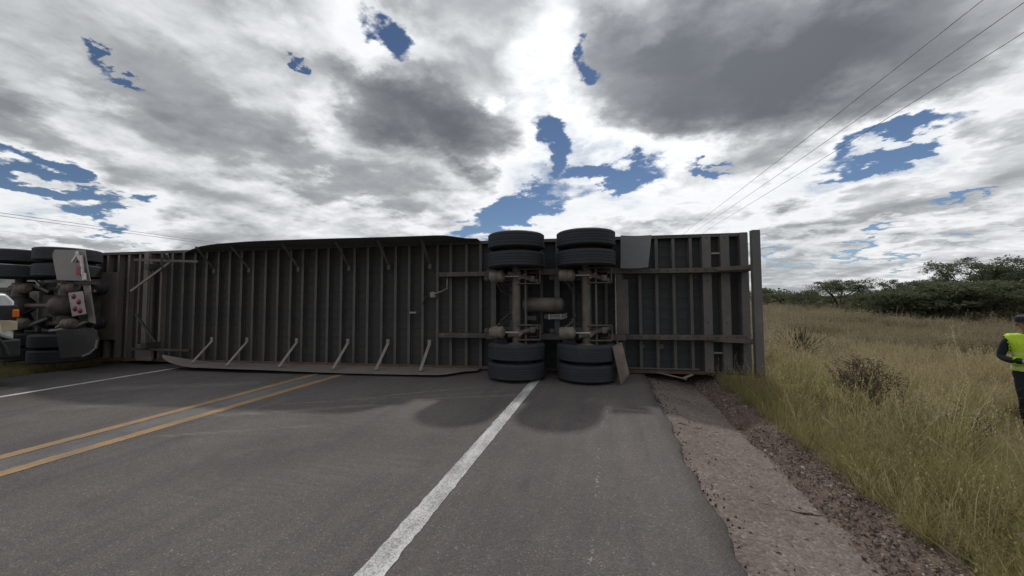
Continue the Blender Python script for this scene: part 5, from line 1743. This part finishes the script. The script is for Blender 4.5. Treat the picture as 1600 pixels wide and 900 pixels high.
sm, lm = twig_bush(3, 1.0, 0.95, 46, 12, M['leaf_bush'])
def place_bush(name, x_, y_, sc, lab, sm, lm, cat='bush'):
    o = empty(name, Matrix.Translation((x_, y_, float(ground_z(x_, y_)))) @ Matrix.Rotation(rng.uniform(0, 6), 4, 'Z') @ Matrix.Scale(sc, 4))
    tag(o, lab, cat)
    obj_from_mesh('stems', sm, o); obj_from_mesh('leaves', lm, o)
xx, yy = pix(1343, 7.6)
place_bush('dry_bush', xx, yy, 0.98, 'dry brown twiggy bush standing alone in the grass behind the ditch', sm, lm)
sm2, lm2 = twig_bush(8, 0.9, 1.0, 36, 10, M['leaf_bush'])
xx, yy = pix(1490, 7.0)
place_bush('dry_bush', xx, yy, 0.62, 'low pale dry bush in the grass left of the officer', sm2, lm2)

# spiky rosette in the middle of the field
mb = MB()
r_ = np.random.default_rng(12)
for i in range(64):
    a = i * 2.39996; e = R(12 + 70 * (i / 64) ** 0.8)
    L = 0.75 * r_.uniform(0.8, 1.1)
    dr = Vector((math.cos(a) * math.cos(e), math.sin(a) * math.cos(e), math.sin(e)))
    sd_ = Vector((-math.sin(a), math.cos(a), 0)); nr = dr.cross(sd_)
    p = [dr * 0.06 - sd_ * 0.02, dr * 0.06 + sd_ * 0.02, dr * L * 0.5 + sd_ * 0.022 + nr * 0.01, dr * L * 0.5 - sd_ * 0.022 + nr * 0.01, dr * L]
    b = [q + nr * -0.008 for q in p]
    mb.add([tuple(q + Vector((0, 0, 0.25))) for q in p + b], [(0, 1, 2, 3), (3, 2, 4), (6, 5, 8, 7), (7, 8, 9), (0, 3, 8, 5), (1, 6, 7, 2), (3, 4, 9, 8), (2, 7, 9, 4)])
xx, yy = pix(1246, 12.6)
yo = empty('yucca', Matrix.Translation((xx, yy, float(ground_z(xx, yy)) + 0.05)) @ Matrix.Scale(1.05, 4))
tag(yo, 'spiky dark green rosette plant in the brown weeds near the trailer end', 'yucca')
mb.build('rosette', M['leaf_yucca'], yo, smooth=0)
MB().tube([(0, 0, -0.3), (0, 0, 0.3)], [0.07, 0.06], 8).build('stem', M['bark'], yo)

# a few tall bleached stalks that stand out of the near grass
M['straw'] = leaf_mat('straw', (0.42, 0.35, 0.21), (0.5, 0.42, 0.27), 0.3, 4.0)
r_ = np.random.default_rng(21)
for i, (px, D, h, ln, lab) in enumerate(((1418, 4.1, 0.75, 0.35, 'tall bleached grass stalk bending over the middle of the ditch edge'), (1432, 4.2, 0.7, 0.28, 'tall bleached grass stalk right behind the bending one'),
                                         (1345, 4.6, 0.55, 0.55, 'short bleached stalk leaning towards the ditch'), (1398, 4.9, 0.7, -0.4, 'bleached stalk leaning away from the ditch'), (1545, 4.2, 0.7, 0.45, 'bleached stalk leaning low near the right edge'))):
    xx, yy = pix(px, D)
    pts = [Vector((-ln * h * t * t, 0.1 * ln * t, h * (t - 0.15 * abs(ln) * t * t))) for t in np.linspace(0, 1, 8)]
    o = empty('grass_stalk', Matrix.Translation((xx, yy, float(ground_z(xx, yy)))))
    tag(o, lab, 'grass stalk', 'bleached stalks in the near grass')
    MB().tube(pts, [0.0035] * 7 + [0.002], 5).build('stem', M['straw'], o)
    tip, d0 = pts[-1], (pts[-1] - pts[-2]).normalized()
    hd_ = MB()
    for k in range(26):
        b = tip - d0 * (0.16 * r_.random()); off = Vector(r_.normal(0, 1, 3)).normalized()
        e = b + d0 * 0.03 + off * 0.014; s_ = off.cross(d0).normalized() * 0.004
        hd_.add([tuple(b), tuple(e + s_), tuple(e + d0 * 0.02), tuple(e - s_)], [(0, 1, 2, 3)])
    hd_.build('seed_head', M['straw'], o, smooth=0)

# ------------------------------------------------------------------ power lines running with the road
M['wire'] = grime('wire', (0.06, 0.062, 0.066), (0.10, 0.10, 0.10), 0.2, 0.6, scale=2, bump=0.0)
def power_line(x_, z_, sag, span, lab, grp, r=0.010, y0_=-30):
    pts = []
    for i in range(4):
        for t in np.linspace(0, 1, 25)[: 24 if i < 3 else 25]:
            pts.append((x_, y0_ + (i + t) * span, z_ - sag * 4 * t * (1 - t)))
    o = MB().tube(pts, r, 6).build('power_line', M['wire'])
    tag(o, lab, 'power line', grp)
g1, g2 = 'three power lines over the field on the right', 'two power lines over the far side on the left'
power_line(9.25, 9.1, 0.35, 75, 'power line crossing the upper right sky nearest the road', g1)
power_line(10.35, 9.1, 0.35, 75, 'middle one of the three power lines in the upper right sky', g1)
power_line(11.45, 9.1, 0.40, 75, 'outermost and lowest of the three power lines in the upper right sky', g1)
power_line(-36.0, 7.12, 0.10, 90, 'upper of the two power lines low in the left sky', g2, 0.014)
power_line(-36.2, 6.98, 0.12, 90, 'lower of the two power lines low in the left sky', g2, 0.014)
